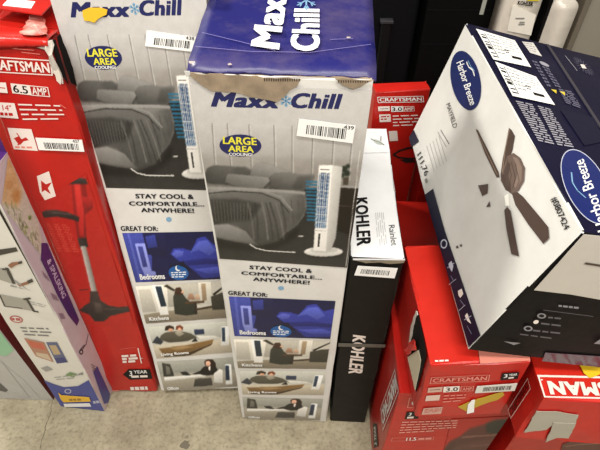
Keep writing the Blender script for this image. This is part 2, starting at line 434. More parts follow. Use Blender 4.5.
# ------------------------------------------------------------------ the two tall fan cartons
def g(v): return mat((v, int(v * .985), int(v * .96)))
SILVER = mat_wear((212, 209, 204), (196, 192, 186), 0.45, 0.60, 6)
M2 = Box('fan_carton', (-0.1776, 0.6465, 0.0043), (0.2623, 0.30, 1.1637), -2.1807, 0.6679, 0.9303,
         'tall white tower fan carton with torn blue lid, in front, marked 439', 'box', 'tower fan cartons')
M1 = Box('fan_carton', (-0.4355, 0.7185, 0.0367), (0.2628, 0.30, 1.1708), 2.5581, -6.1797, 0.9611,
         'tall white tower fan carton leaning back beside the red one, marked 438', 'box', 'tower fan cartons')
BLUE = mat_wear((34, 34, 98), (74, 66, 104), 0.36, 0.55, 9)
NAVY = mat((28, 32, 84)); YEL = mat((222, 214, 60)); TEAL = mat((72, 126, 150)); SKYB = mat((120, 160, 190))
def flake(P, c, r, mt, w=0.0022):
    for k in range(3):
        a = math.pi * k / 3 + 0.5
        d = (math.cos(a) * r, math.sin(a) * r)
        P.line([(c[0] - d[0], c[1] - d[1]), (c[0] + d[0], c[1] + d[1])], w, mt, up=0)
        for s_ in (-1, 1):
            for b_ in (-0.6, 0.6):
                e = (math.cos(a + b_) * r * .4 * s_, math.sin(a + b_) * r * .4 * s_)
                p0 = (c[0] + s_ * d[0] * .5, c[1] + s_ * d[1] * .5)
                P.line([p0, (p0[0] + e[0], p0[1] + e[1])], w * .8, mt, up=0)
def bedroom():
    c = Canvas(190, 78, 372, 272, (206, 205, 203))
    G = lambda v: (v, v * .985, v * .96)
    c.poly([(185, 78), (380, 78), (372, 135), (192, 127)], (200, 198, 195), (192, 189, 186), soft=4)
    c.poly([(190, 124), (370, 130), (364, 164), (198, 158)], (194, 191, 188), (170, 166, 162), soft=1)
    c.poly([(198, 154), (366, 160), (356, 196), (206, 192)], (166, 162, 157), (138, 133, 127), soft=2)
    for x, x2 in ((212, 216), (227, 232), (249, 252), (274, 275), (292, 292), (313, 311), (334, 331), (353, 348)):
        c.line([(x, 123 + (x - 200) * .03), (x2, 180)], .9, G(134), a=.95); c.line([(x + 1.4, 124 + (x - 200) * .03), (x2 + 1.4, 180)], 1.0, G(214), a=.45)
    c.poly([(200, 186), (362, 189), (350, 272), (210, 272)], G(58), G(76), soft=.8)
    c.poly([(205, 222), (290, 240), (350, 222), (350, 245), (290, 258), (212, 250)], G(62), G(74), soft=5, a=.7)
    c.poly([(333, 186), (360, 187), (353, 236), (331, 228)], (58, 52, 48), (44, 40, 38), soft=.6); c.line([(335, 186), (360, 187.4)], 2.2, G(158)); c.line([(336, 205), (356, 207)], .8, (84, 76, 70))
    for x, y, r in ((344, 169, 3.4), (347, 173, 3.2), (342, 175, 2.6), (348, 166, 2.2)): c.ell((x, y), r, r, (58, 66, 58), soft=.7)
    c.poly([(343, 177), (349, 177), (348, 185), (343, 185)], (90, 84, 76))
    # pillows
    def pil(P, v0, v1, soft=.5):
        c.poly([(x + .6, y + 1.2) for x, y in P], G(66), soft=1.4, a=.75); c.poly(P, G(v0), G(v1), d=(-.3, 1), soft=soft)
    pil([(204, 178), (207, 168), (214, 165), (232, 166), (246, 167), (253, 171), (250, 181), (230, 184), (208, 183)], 118, 78)
    c.poly([(232, 168), (246, 167), (251, 172), (248, 180), (238, 178)], G(98), G(80), soft=1.2, a=.7)
    pil([(250, 174), (253, 166), (258, 162.6), (266, 163), (288, 171), (302, 178), (290, 189), (266, 188), (252, 182)], 158, 106)
    pil([(267, 179), (274, 173), (286, 172), (300, 174.6), (314, 174), (311, 182), (303, 191), (282, 190), (270, 187)], 142, 92)
    c.poly([(298, 176), (314, 174.4), (310, 183), (303, 190), (292, 188)], G(104), G(80), soft=1.4, a=.85)
    pil([(225, 182), (227, 174), (232, 173.6), (248, 175), (268, 177), (270, 181), (263, 188), (242, 188)], 150, 108)
    # bed
    c.poly([(203, 185), (228, 186), (262, 188), (305, 191), (307, 206), (304, 216), (297, 225), (287, 232), (277, 241), (258, 246), (236, 241), (212, 237), (206, 205)], G(140), G(104), soft=.5)
    c.poly([(284, 196), (305, 193), (306, 210), (297, 225), (287, 232), (283, 214)], G(128), G(92), d=(1, .6), soft=1.0)
    c.line([(291, 200), (294, 224)], 1.4, G(88), a=.6); c.line([(298, 200), (300, 220)], 1.2, G(90), a=.5)
    c.poly([(206, 195), (232, 190.6), (262, 192), (280, 199), (290, 213), (287, 229), (278, 241), (259, 245.4), (250, 236), (238, 226), (224, 222), (212, 224)], G(120), G(84), soft=.6)
    c.poly([(207, 199), (236, 198), (262, 204), (252, 220), (232, 221), (213, 225)], G(84), G(66), soft=1.6, a=.95)
    for i in range(13): c.line([(210 + i * 3.4, 199 + i * .5), (213 + i * 3.1, 222 - i * .2)], .8, G(120), a=.6)
    for x0, x1, v in ((262, 268, 134), (270, 279, 70), (255, 258, 72), (276, 284, 128), (248, 254, 122), (266, 273, 76), (281, 287, 78)): c.line([(x0, 203), ((x0 + x1) / 2 + 1, 220), (x1, 239)], 1.8, G(v), a=.6)
    c.line([(205, 187.6), (240, 189), (285, 191), (304, 193)], 2.6, G(160), a=.85); c.line([(206, 193.6), (232, 190.8), (262, 193), (279, 200), (289, 212)], 1.2, G(62), a=.7)
    c.line([(206, 191), (232, 188.8), (262, 190.6), (281, 196.6), (292, 210)], 1.6, G(152), a=.7)
    c.poly([(212, 225), (228, 224), (246, 231), (255, 244), (236, 242), (215, 237)], G(152), G(112), soft=.6)
    c.poly([(214, 238), (256, 246), (278, 242), (290, 233), (300, 226), (296, 238), (270, 252), (216, 248)], G(40), G(52), soft=2.2, a=.75)
    c.line([(250, 244), (256, 248), (266, 250.4), (280, 251.4), (295, 252)], 1.0, G(206)); c.line([(298, 236), (303, 236)], 1, G(196))
    for i in range(12): c.line([(306.5 + .1 * i, 181 + i * 3.5), (317 - .15 * i, 181.5 + i * 3.5)], 1.9, (62, 122, 150), a=.85)
    # tower fan
    c.ell((323.5, 253.4), 21, 4.4, G(48), soft=1.6, a=.6)
    c.ell((323.5, 251.5), 19.4, 4.8, G(238), G(196), soft=.4); c.ell((324, 249.8), 14, 2.8, G(178), soft=.8, a=.7)
    c.poly([(331, 165), (342.5, 166.4), (337, 226), (335.6, 238), (331, 250), (324, 250.6)], G(222), G(172), d=(1, .2), soft=.35)
    c.poly([(319, 165), (332.4, 165), (325.8, 251), (313.4, 250.4)], G(240), G(224), soft=.35)
    c.poly([(319.6, 172.5), (329.6, 173), (325.8, 228), (315.2, 227.5)], (58, 84, 118), (84, 116, 148), soft=.3)
    for i in range(5):
        u = (i + .5) / 5; c.line([(319.6 + 10 * u, 173), (315.2 + 10.6 * u, 228)], .8, G(226), a=.8)
    for i in range(7): c.line([(319.6 - i * .65, 174 + i * 8), (329.4 - i * .6, 174.6 + i * 8)], .7, G(222), a=.7)
    c.line([(320.5, 169), (329, 169.4)], .9, G(110)); c.line([(319.4, 234), (318.4, 246)], 1.8, G(64)); c.line([(314.5, 230), (325.6, 230.6)], .6, G(170))
    c.im = np.clip((c.im - 195) * 1.2 + 190, 0, 255); c.grain(7, 1.2, 2); c.grain(8, 6, 4)
    c.line([(198, 140), (219.5, 258)], .7, G(208), a=.8); c.line([(360, 150), (346, 266)], .7, G(208), a=.8)
    return c
CV = {}
def fan_prints(B, st=1.0):
    k = dict(src=M2, stretch=st)
    if 'bed' not in CV: CV['bed'] = bedroom()
    picture(B, 'F', 'bedroom_photo', CV['bed'], [(219.5, 258.5), (347, 267.5), (373.6, 90), (189.8, 84)], 1.0, M2, st, .0006)
    P = Print(B, 'F', 'brand_logo', **k)
    P.txt('Maxx', [(211, 106.5), (280, 108.5), (281, 93.6), (212, 91.6)], NAVY, 0.05, 0.18)
    P.txt('Chill', [(290.5, 107.8), (341.5, 109), (343, 93.4), (292, 92.4)], NAVY, 0.05, 0.18)
    flake(P, (286, 100.6), 5.6, SKYB); P.done()
    P = Print(B, 'F', 'area_badge', base=0.0012, **k)
    P.ell((240.5, 145), (21, .8), (-.8, 11), NAVY)
    P.txt('LARGE', [(223, 143.4), (257, 144.8), (256.5, 137.2), (223, 136)], YEL, 0.03)
    P.txt('AREA', [(228.5, 151), (254, 152), (253.5, 145.7), (228.5, 144.8)], YEL, 0.03)
    P.txt('COOLING!', [(229, 154.9), (252.5, 155.6), (252.5, 152.6), (229, 152)], WHITE, 0.03); P.done()
    P = Print(B, 'F', 'slogan_text', base=.0009, **k)
    D = mat((40, 40, 46))
    P.txt('STAY COOL &', [(249.4, 268.8), (312, 272.8), (312.4, 268.8), (249.6, 265)], D, 0.04)
    P.txt('COMFORTABLE...', [(241.2, 274.2), (322, 279.4), (322, 275.8), (241.4, 270.8)], D, 0.04)
    P.txt('ANYWHERE!', [(253, 280.4), (309.6, 284.2), (310, 280.4), (253, 276.8)], D, 0.04); P.done()
    P = Print(B, 'F', 'snowflake_mark', **k); P.ell((281, 288), (3, 0), (0, 2), SKYB); P.done()
    P = Print(B, 'F', 'great_for_text', **k); P.txt('GREAT FOR:', [(228.2, 294.6), (267.5, 296.8), (267.8, 292.9), (228, 290.4)], D, 0.04); P.done()
    def photo(key, q, items, word, base, extra=None):
        if key not in CV:
            xs = [p[0] for p in q]; ys = [p[1] for p in q]; c = Canvas(min(xs) - 2, min(ys) - 2, max(xs) + 2, max(ys) + 2, base, 5)
            for it in items:
                col = it[1]; c.poly([bil(q, u, v) for u, v in it[0]], tuple(min(255, x * 1.1) for x in col), tuple(x * .86 for x in col), soft=.32)
            if extra: extra(c)
            c.im = np.clip((c.im - 110) * 1.28 + 112, 0, 255); c.grain(12, .9, 3); CV[key] = c
        o = picture(B, 'F', 'room_photo', CV[key], q, .6, M2, st, .0007)
        P = Print(B, 'F', 'caption', base=.0010, **k)
        P.txt(word[0], [bil(q, u, v) for u, v in ((word[1], word[2]), (word[3], word[2]), (word[3], word[4]), (word[1], word[4]))], WHITE, 0.04); P.done(o)
        return o
    q1 = [(234.5, 335.8), (330.2, 338.8), (335.6, 300.8), (228.8, 296.2)]
    o = photo('p1', q1, [([(0, 0), (.18, 0), (.24, .5), (.2, 1), (0, 1)], (66, 74, 142)), ([(.2, 1), (.2, .55), (.4, .5), (.42, 1)], (34, 36, 74)),
                   ([(.22, .92), (.32, .96), (.32, .7), (.22, .68)], (58, 66, 132)), ([(.04, 0), (.05, 1), (.07, 1), (.07, 0)], (84, 92, 160)),
                   ([(.12, .12), (.24, .12), (.24, .2), (.2, .22), (.2, .78), (.1, .78), (.1, .3)], (132, 138, 196)), ([(.12, .3), (.17, .3), (.17, .72), (.12, .72)], (64, 70, 130)),
                   ([(.44, .55), (.48, .66), (.58, .66), (.66, .6), (.74, .86), (.82, .9), (.9, .72), (1, .8), (1, .06), (.74, .03), (.6, .3), (.5, .42)], (56, 64, 140)),
                   ([(.64, .56), (.75, .8), (.84, .82), (.92, .6), (.84, .5), (.74, .62)], (84, 94, 172)), ([(.56, .4), (.8, .44), (1, .4), (1, .3), (.8, .32), (.6, .3)], (38, 44, 106)), ([(.66, .22), (.9, .26), (1, .2), (1, .14), (.8, .12)], (74, 82, 158)),
                   ([(.45, .54), (.5, .63), (.58, .6), (.56, .5), (.5, .47)], (86, 94, 170)), ([(.4, .3), (.56, .4), (.62, .2), (.5, .1)], (22, 24, 52))],
              ('Bedrooms', .06, .05, .33, .16), (28, 31, 72))
    P = Print(B, 'F', 'night_badge', base=.0011, **k)
    P.ell((281, 331), (10.5, .6), (-.4, 5.6), mat((22, 84, 150)))
    P.ell((281, 327.4), (2.6, 0), (0, 2.3), WHITE); P.ell((282.2, 326.8), (2.2, 0), (0, 1.9), mat((22, 84, 150)))
    P.rows([(273, 335), (289, 335.6), (289, 330.4), (273, 330)], 3, mat((220, 226, 235)), 0.5, 3, 4); P.done(o)
    q2 = [(238, 368), (326, 369), (330.6, 340.2), (233.4, 338.8)]
    photo('p2', q2, [([(0, 0), (1, 0), (1, .35), (0, .28)], (126, 118, 104)), ([(0, .24), (.3, .3), (.34, 1), (0, 1)], (204, 200, 190)), ([(.0, .3), (.16, .3), (.15, .9), (.02, .9)], (176, 172, 162)),
               ([(.19, .2), (.29, .2), (.28, 1), (.18, 1)], (224, 222, 216)), ([(.22, .42), (.285, .42), (.275, .96), (.21, .96)], (42, 56, 68)),
               ([(.3, .4), (.34, .9), (.4, .96), (.66, .96), (.68, .4)], (168, 164, 154)), ([(.67, .4), (.68, 1), (.82, 1), (.8, .4)], (196, 192, 182)), ([(.7, .5), (.71, .96), (.76, .96), (.75, .5)], (150, 132, 110)),
               ([(.36, .2), (.37, .5), (.38, .66), (.42, .8), (.48, .78), (.52, .6), (.56, .5), (.62, .44), (.6, .16), (.48, .14)], (58, 60, 54)), ([(.4, .74), (.43, .9), (.48, .9), (.5, .74), (.46, .68)], (70, 50, 40)), ([(.47, .76), (.5, .82), (.51, .72)], (200, 160, 136)),
               ([(.53, .56), (.56, .72), (.6, .72), (.62, .54)], (150, 120, 100)), ([(.62, .54), (.63, .68), (.67, .68), (.68, .54)], (176, 150, 128)), ([(.5, .5), (.72, .51), (.72, .45), (.5, .44)], (84, 66, 50)), ([(.59, .16), (.62, .16), (.63, .46), (.6, .46)], (50, 42, 36)), ([(.6, .3), (.8, .36), (.82, .3), (.62, .26)], (70, 58, 48)),
               ([(.8, .24), (.8, .6), (.92, .68), (1, .7), (1, .24)], (64, 62, 56)), ([(.82, .66), (1, .94), (1, .9), (.84, .62)], (40, 38, 36)), ([(.04, .1), (.3, .1), (.3, .06), (.04, .04)], (90, 86, 78)), ([(.3, .96), (.4, .8), (.42, .84), (.34, 1)], (60, 54, 46))],
          ('Kitchens', .05, .07, .28, .17), (180, 176, 166))
    q3 = [(242.6, 394.6), (323.6, 395), (326, 371), (239, 370.2)]
    photo('p3', q3, [([(0, .5), (1, .5), (1, 1), (0, 1)], (178, 178, 170)), ([(0, 0), (1, 0), (1, .42), (0, .4)], (172, 164, 148)), ([(.0, .5), (.08, .7), (.14, .5), (.1, .42)], (58, 62, 70)),
               ([(.1, .58), (.13, .7), (.19, .78), (.3, .8), (.42, .76), (.5, .68), (.56, .56), (.44, .46), (.2, .46)], (86, 82, 72)), ([(.19, .84), (.21, .96), (.26, 1), (.31, .94), (.3, .84)], (54, 42, 34)), ([(.32, .84), (.34, .96), (.39, .98), (.42, .9), (.4, .8)], (112, 64, 46)),
               ([(.22, .82), (.25, .9), (.29, .88), (.29, .78)], (196, 156, 132)), ([(.34, .84), (.37, .9), (.4, .84), (.37, .78)], (206, 166, 142)), ([(.3, .76), (.36, .8), (.42, .7), (.34, .62)], (150, 144, 130)), ([(.54, .8), (.66, .8), (.66, .64), (.54, .64)], (52, 62, 84)), ([(.56, .6), (.78, .56), (.86, .46), (.6, .44)], (196, 194, 186)),
               ([(.06, .3), (.4, .34), (.76, .46), (.74, .34), (.4, .1), (.1, .12)], (122, 98, 66)), ([(.1, .12), (.4, .1), (.74, .34), (.72, .28), (.42, .02), (.1, .04)], (74, 58, 40)), ([(.48, .42), (.54, .56), (.56, .42)], (46, 42, 40)), ([(.2, .28), (.36, .32), (.5, .28), (.3, .2)], (150, 126, 92)),
               ([(.84, .24), (.94, .24), (.97, .82), (.88, .82)], (224, 224, 220)), ([(.86, .36), (.9, .36), (.92, .8), (.88, .8)], (50, 66, 84))],
          ('Living Rooms', .07, .05, .42, .16), (178, 174, 164))
    q4 = [(245, 419.2), (320, 420.2), (323, 399), (242.4, 396.8)]
    photo('p4', q4, [([(0, .6), (1, .6), (1, 1), (0, 1)], (150, 150, 142)), ([(0, 0), (1, 0), (1, .4), (0, .4)], (142, 136, 124)), ([(.04, .5), (.06, .96), (.16, .9), (.18, .5)], (64, 64, 58)), ([(.08, .56), (.1, .86), (.14, .8), (.14, .56)], (110, 108, 100)),
               ([(.5, .5), (.54, .66), (.58, .74), (.64, .8), (.7, .8), (.75, .68), (.76, .48), (.6, .44)], (32, 30, 30)), ([(.42, .52), (.58, .68), (.6, .6), (.46, .46)], (32, 30, 30)), ([(.6, .8), (.6, .94), (.65, 1), (.71, .98), (.74, .86), (.74, .7), (.68, .72)], (46, 30, 24)), ([(.61, .82), (.62, .92), (.66, .94), (.68, .86), (.66, .76), (.62, .76)], (208, 168, 146)), ([(.64, .74), (.67, .76), (.66, .6), (.64, .62)], (214, 206, 198)),
               ([(.26, .62), (.35, .62), (.4, .47), (.31, .46)], (38, 38, 42)), ([(.04, .48), (.52, .5), (.6, .42), (.04, .36)], (206, 204, 198)), ([(.68, .2), (.7, .5), (.78, .64), (.82, .6), (.8, .16)], (196, 194, 188)), ([(.4, .1), (.44, .36), (.66, .36), (.66, .1)], (70, 68, 64)),
               ([(.84, .1), (.93, .1), (.94, .78), (.86, .78)], (218, 218, 214)), ([(.845, .24), (.9, .24), (.91, .74), (.86, .74)], (40, 56, 74))],
          ('Offices', .05, .06, .2, .16), (150, 146, 136))

def sticker(B, face, q, num, bq, nq, seed=3, mt=PAPER):
    o = slab(B, face, 'barcode_sticker', [q[3], q[2], q[1], q[0]], 0.0006, mt, off=0.0030)
    P = Print(B, face, 'barcode_lines', base=0.0038); P.bars(bq, INK, 24, seed)
    if num: P.txt(num, nq, INK, 0.01)
    P.done(o)
    return o

carton(M2, 'carton_body', {'*': SILVER, 'T': FLUTE}, seed=2, warp=lambda x, y, z: (0.2623 / 2 + (x - 0.2623 / 2) * (1 - 0.10 * y / 0.3), y, z))
fan_prints(M2)
sticker(M2, 'F', [(296.5, 134.5), (352.5, 142), (355.5, 124.5), (299, 117.5)], '439', [(306, 132.5), (346, 138), (347.5, 127.5), (307, 123.5)], [(343.5, 127.2), (353.5, 128.5), (354, 124.8), (344, 123.6)], 5)
# the blue lid: two flaps meeting, front edge curling over the torn board
lidpx = [(186.5, 71), (376.5, 77.5)]
a0 = Vector(M2.ab('T', *lidpx[0])); a1 = Vector(M2.ab('T', *lidpx[1])); b0 = Vector(M2.ab('T', 210.5, 0)); b1 = Vector(M2.ab('T', 372, 0))
k0 = a0 + (b0 - a0) * ((0.302 - a0.y) / (b0.y - a0.y)); k1 = a1 + (b1 - a1) * ((0.302 - a1.y) / (b1.y - a1.y))
vs = []; NX, NY = 18, 14
rnd = random.Random(11)
for top in (1, 0):
    for j in range(NY + 1):
        for i in range(NX + 1):
            u, v = i / NX, j / NY
            p = a0.lerp(a1, u).lerp(k0.lerp(k1, u), v)
            z = 0.0055 if top else 0.001
            if j == 0: z -= 0.003 + (0.004 if i in (0, NX) else 0) + rnd.uniform(0, .002)
            z += 0.0022 * math.sin(u * 9 + v * 4) * (1 - abs(2 * v - 1)) + rnd.uniform(-.0006, .0006)
            if abs(v - 0.36) < 0.04: z -= 0.002
            vs.append((p.x, p.y + (rnd.uniform(-.002, .0015) if j == 0 else 0), M2.D[2] + z))
N = (NX + 1) * (NY + 1); fs = []
for j in range(NY):
    for i in range(NX):
        q = j * (NX + 1) + i; fs += [(q, q + 1, q + NX + 2, q + NX + 1), (N + q, N + q + NX + 1, N + q + NX + 2, N + q + 1)]
for i in range(NX):
    fs.append((i, N + i, N + i + 1, i + 1)); q = NY * (NX + 1) + i; fs.append((q, q + 1, N + q + 1, N + q))
for j in range(NY):
    q = j * (NX + 1); fs.append((q, q + NX + 1, N + q + NX + 1, N + q)); q += NX; fs.append((q, N + q, N + q + NX + 1, q + NX + 1))
me = bpy.data.meshes.new('lid'); me.from_pydata(vs, [], fs); me.materials.append(BLUE); lid = link('lid', me, M2.e); lid['label'] = 'worn blue lid flap with white lettering'
for p in me.polygons: p.use_smooth = True
LW = mat_wear((232, 231, 236), (176, 172, 190), 0.35, 0.66, 26)
P = Print(M2, 'T', 'lid_logo', base=0.0098)
P.txt('Maxx', [(279.5, 56), (289, -8), (262, -8), (251, 52)], LW, 0.042, 0.0)
P.txt('Chill', [(319.5, 58), (319.5, 15), (294, 14.5), (289.5, 56.5)], LW, 0.042, 0.0)
flake(P, (306, 6), 10, SKYB, 0.003); P.done(lid)
P = Print(M2, 'T', 'lid_crease', base=0.0088)
for c in ([(196, 52), (250, 57), (310, 58), (374, 50)], [(203, 38), (240, 47), (275, 56)], [(330, 45), (352, 44)]):
    P.line(c, 0.0012, mat((126, 118, 168)), up=0)
for c in (((230, 70), 2.2), ((270, 54), 2.0), ((348, 43), 1.6), ((192, 68), 2.6)):
    P.poly([(c[0][0] + c[1] * math.cos(t) * random.uniform(.5, 1.2) * 1.6, c[0][1] + c[1] * .6 * math.sin(t) * random.uniform(.5, 1.2)) for t in [0, .8, 1.7, 2.5, 3.3, 4.1, 5.0, 5.7]], mat((176, 164, 158)), up=0)
P.done(lid)
# torn front edge: bare corrugated board
t1 = slab(M2, 'F', 'torn_edge', [(187, 72), (192, 76), (202, 84), (212, 90), (226, 91), (240, 92), (250, 96), (262, 98), (277, 101), (285, 95), (290, 89), (297, 85), (301, 78), (250, 75)], 0.0012, FLUTE, off=0.0022, jag=0.0016, seed=5, label='torn strip of bare brown corrugated board')
t2 = slab(M2, 'F', 'torn_edge', [(335, 77.5), (343, 84), (353, 88), (362, 85), (368, 81), (374, 79)], 0.0012, FLUTE, off=0.0022, jag=0.0016, seed=6, label='torn strip of bare brown corrugated board')
DK = mat((62, 50, 38), rough=0.9)
P = Print(M2, 'F', 'exposed_flute', base=0.0037)
for i in range(16):
    x = 264 + i * 2.3
    P.poly([(x, 77 + i * .03), (x + 1.6, 77 + i * .03), (x + 1.3, 80), (x + .3, 80)], DK, up=0)
for i in range(13):
    x = 338 + i * 2.4
    P.poly([(x, 78.8), (x + 1.5, 78.8), (x + 1.2, 81.4), (x + .3, 81.4)], DK, up=0)
o_ = P.done(t1); o_['kind'] = 'stuff'
slab(M2, 'F', 'tape_scrap', [(184.5, 69), (190, 68), (191, 73), (187, 76)], 0.001, mat((196, 194, 190), rough=0.3), off=0.003, seed=8)

carton(M1, 'carton_body', {'*': SILVER, 'T': BLUE}, dims=(0.2525, 0.30, 1.20), seed=4)
fan_prints(M1, 1.016)
sticker(M1, 'F', [(145.5, 45.5), (195.5, 51.5), (197.5, 36.5), (147, 29.5)], '438', [(154, 44), (190, 48), (191, 40.5), (155, 37)], [(186, 38.8), (194.5, 39.6), (194.5, 36.2), (186, 35.4)], 9)
slab(M1, 'F', 'yellow_sticker', [(83, 10), (90, 7), (101, 7), (108, 9), (107, 14), (99, 18), (95, 22), (85, 20)], 0.0008, mat((224, 178, 36), rough=0.6), off=0.0032, jag=0.0012, seed=9, label='torn scrap of a yellow sticker')

# ------------------------------------------------------------------ red power tool cartons
RED = mat_wear((180, 30, 22), (162, 26, 20), 0.34, 0.55, 7)
REDW = mat_wear((192, 33, 24), (208, 96, 80), 0.30, 0.70, 16)
DRED = mat((128, 18, 18), rough=0.35); TOOL = mat((44, 34, 32), rough=0.5); OFFW = mat((226, 214, 206)); PINK = mat((214, 130, 118))
LOGO = 'CRAFTSMAN'
def inset(q, m=.1, n=.2):
    return [bil(q, m, n), bil(q, 1 - m, n), bil(q, 1 - m, 1 - n), bil(q, m, 1 - n)]
def logo(B, face, q, col=OFFW, t=0.0022, bold=0.03, m=.04, n=.2):
    P = Print(B, face, 'brand_logo'); P.frame(q, t, col); P.txt(LOGO, inset(q, m, n), col, bold); return P.done()

R5 = Box('trimmer_carton', (-0.6014, 0.7256, 0.013), (0.148, 0.20, 1.1327), 1.2359, -3.2539, 2.2,
         'tall red trimmer carton with torn top corner, leaning left of the fan cartons, marked 437', 'box', 'red power tool cartons')
def r5warp(x, y, z):
    # crushed upper right corner
    k = max(0, (z - 0.98) / 0.15); k = min(1, k) ** 1.5
    r = max(0, (x - 0.10) / 0.048)
    return (x - 0.012 * k * r, y + 0.016 * k * r, z - 0.010 * k * r * (1 if z > 1.1 else 0))
carton(R5, 'carton_body', {'*': RED, 'T': REDW}, seed=6, bev=0.007, dent=0.002, seg=0.04, warp=r5warp)
P = Print(R5, 'F', 'brand_logo')
P.frame([(-16, 71.5), (53, 75.5), (51, 60), (-18, 55.5)], 0.002, OFFW)
P.txt(LOGO, [(-14, 69), (50.5, 73), (48.5, 62.6), (-16, 58.5)], OFFW, 0.03); P.done()
P = Print(R5, 'F', 'power_rating')
P.poly([(-6, 82), (6, 82.4), (8, 93), (-4, 92)], OFFW); P.line([(-4, 87), (5, 88)], 0.002, RED)
P.poly([(10.5, 83), (29, 85), (31.2, 95), (12.6, 93)], OFFW); P.txt('6.5', [(14, 92.2), (28.8, 93.8), (27, 86), (12.2, 84.4)], INK, 0.02)
P.frame([(31.2, 95.2), (50.3, 96.8), (48.2, 86.9), (29, 85)], 0.0016, OFFW); P.txt('AMP', [(33, 94), (47.6, 95.4), (46.2, 88), (31.6, 86.6)], OFFW, 0.02)
P.done()
P = Print(R5, 'F', 'spec_panel')
P.poly([(-3, 102), (14.6, 103), (18.8, 118.6), (0, 117)], OFFW); P.txt('14"', [(3, 110), (12, 110.8), (11, 105), (2, 104.4)], RED, 0.01); P.rows([(1, 117), (16, 117.6), (15, 113), (0, 112)], 1, RED, .6, 4, 3)
P.rows([(24, 123), (68, 122), (60, 105), (18, 103.5)], 4, OFFW, .3, 5, 3); P.done()
P = Print(R5, 'F', 'icon_panel')
P.poly([(7.5, 127.5), (31.5, 129), (38.2, 150.7), (14, 149)], OFFW)
P.poly([(14, 138), (19, 136), (22, 139), (26, 137), (29, 140), (24, 141), (20, 145), (17, 142)], RED); P.line([(17, 133), (21, 139), (18, 145)], 0.002, RED); P.rows([(16, 149), (36, 149.6), (35, 146.4), (15, 146)], 1, PINK, .6, 4, 3)
P.done(); P = Print(R5, 'F', 'emblem_panel')
P.poly([(37, 176), (49, 171), (56, 196), (45, 200), (40, 192)], OFFW); P.poly([(41, 180), (46, 184), (52, 182), (48, 188), (51, 194), (45, 190), (42, 192)], RED)
P.done()
sticker(R5, 'F', [(39.5, 149), (85, 150.8), (82.5, 139), (36, 136.8)], '437', [(46, 147.6), (80, 149), (79, 142.8), (44, 141.4)], [(73.5, 141.6), (80, 142), (79.4, 138.8), (73, 138.4)], 14)
c = Canvas(34, 166, 140, 330, (172, 28, 21))
c.poly([(71, 180), (85, 182), (88, 198), (92, 199), (93, 208), (85, 215), (87, 240), (78, 240), (74, 215)], (150, 22, 22), (112, 16, 16), d=(1, .3), soft=.6)
c.poly([(74, 183), (80, 183), (84, 212), (84, 236), (80, 236), (77, 212)], (206, 48, 42), (170, 26, 24), soft=.8)
c.poly([(80, 196), (92, 198), (92, 206), (85, 209), (84, 202)], (176, 30, 28), (128, 18, 18), soft=.5)
c.poly([(66, 179), (74, 176), (86, 178.6), (88, 184), (78, 184), (69, 184)], (72, 60, 56), (34, 28, 27), soft=.5)
c.poly([(39.6, 213), (46, 210), (56, 209.6), (68, 212), (79.6, 217), (79, 221.6), (68, 218.6), (57, 216.6), (46, 217.6), (41, 217)], (64, 52, 48), (32, 27, 26), soft=.5)
c.poly([(77.6, 238), (86.4, 238), (88.6, 247), (80, 247.6)], (60, 50, 46), (28, 24, 23), d=(1, 0), soft=.4)
c.poly([(80.6, 246), (86.2, 246), (97.8, 293.6), (92, 293.6)], (198, 192, 184), (120, 112, 106), d=(1, -.24), soft=.4)
c.poly([(90, 291), (98, 291), (100.4, 300), (108, 305), (118, 307), (129, 306), (131.4, 311), (118, 314), (110, 316), (104, 321.4), (95, 321.4), (90, 315), (79.6, 310.4), (83.6, 306), (90, 302)], (66, 52, 48), (32, 27, 26), soft=.6)
c.poly([(94, 302), (101, 303), (102, 312), (96, 313)], (92, 76, 70), (56, 46, 42), soft=.7)
c.line([(104, 309), (126, 309)], 1.0, (84, 66, 60), a=.7); c.line([(80, 290), (88, 289)], .9, (60, 30, 28)); c.line([(52, 212.4), (70, 214)], 1.0, (100, 84, 78), a=.6)
for r in range(12):
    y = 224 + r * 2.4; x0 = 46 + r * 1.05
    for w in range(3): c.line([(x0 + w * 8, y + w * .3), (x0 + w * 8 + 4 + (r * w) % 3, y + .3 + w * .3)], .8, (220, 104, 84), a=.6)
c.grain(10, 2, 3)
picture(R5, 'F', 'trimmer_picture', c, [(84, 324), (134, 324), (86, 174), (38, 202)], 1.0, None, 1.0, .0006)
P = Print(R5, 'F', 'feature_labels')
P.rows([(123, 363.5), (138.5, 362.5), (137, 354), (121.5, 355)], 3, OFFW, .75, 9, 2)
P.line([(138, 348), (141.5, 363)], 0.003, OFFW); P.line([(120, 349), (136, 347)], 0.001, PINK); P.line([(140, 358), (143, 358)], 0.002, OFFW)
P.done(); P = Print(R5, 'F', 'warranty_label')
P.poly([(123, 374.5), (128.5, 369), (150, 369), (152.6, 378.6), (130, 379.6)], INK); P.txt('3', [(129.5, 375.8), (132.6, 375.6), (132, 370.6), (129, 370.8)], WHITE, .02)
P.txt('YEAR', [(134, 373.2), (147.5, 373), (147, 370), (133.5, 370.2)], WHITE, .02); P.rows([(132, 378), (149.5, 377.4), (149, 374.8), (131, 375.4)], 1, OFFW, .8, 2, 3)
P.done(); P = Print(R5, 'F', 'bottom_text')
P.rows([(131, 390.4), (155.5, 389.6), (154.5, 386), (130, 386.8)], 1, OFFW, .9, 12, 6); P.done(); P = Print(R5, 'F', 'small_print'); P.rows([(112, 391.3), (122, 391), (121.5, 389.8), (111.5, 390)], 1, PINK, .9, 12, 3)
P.done()
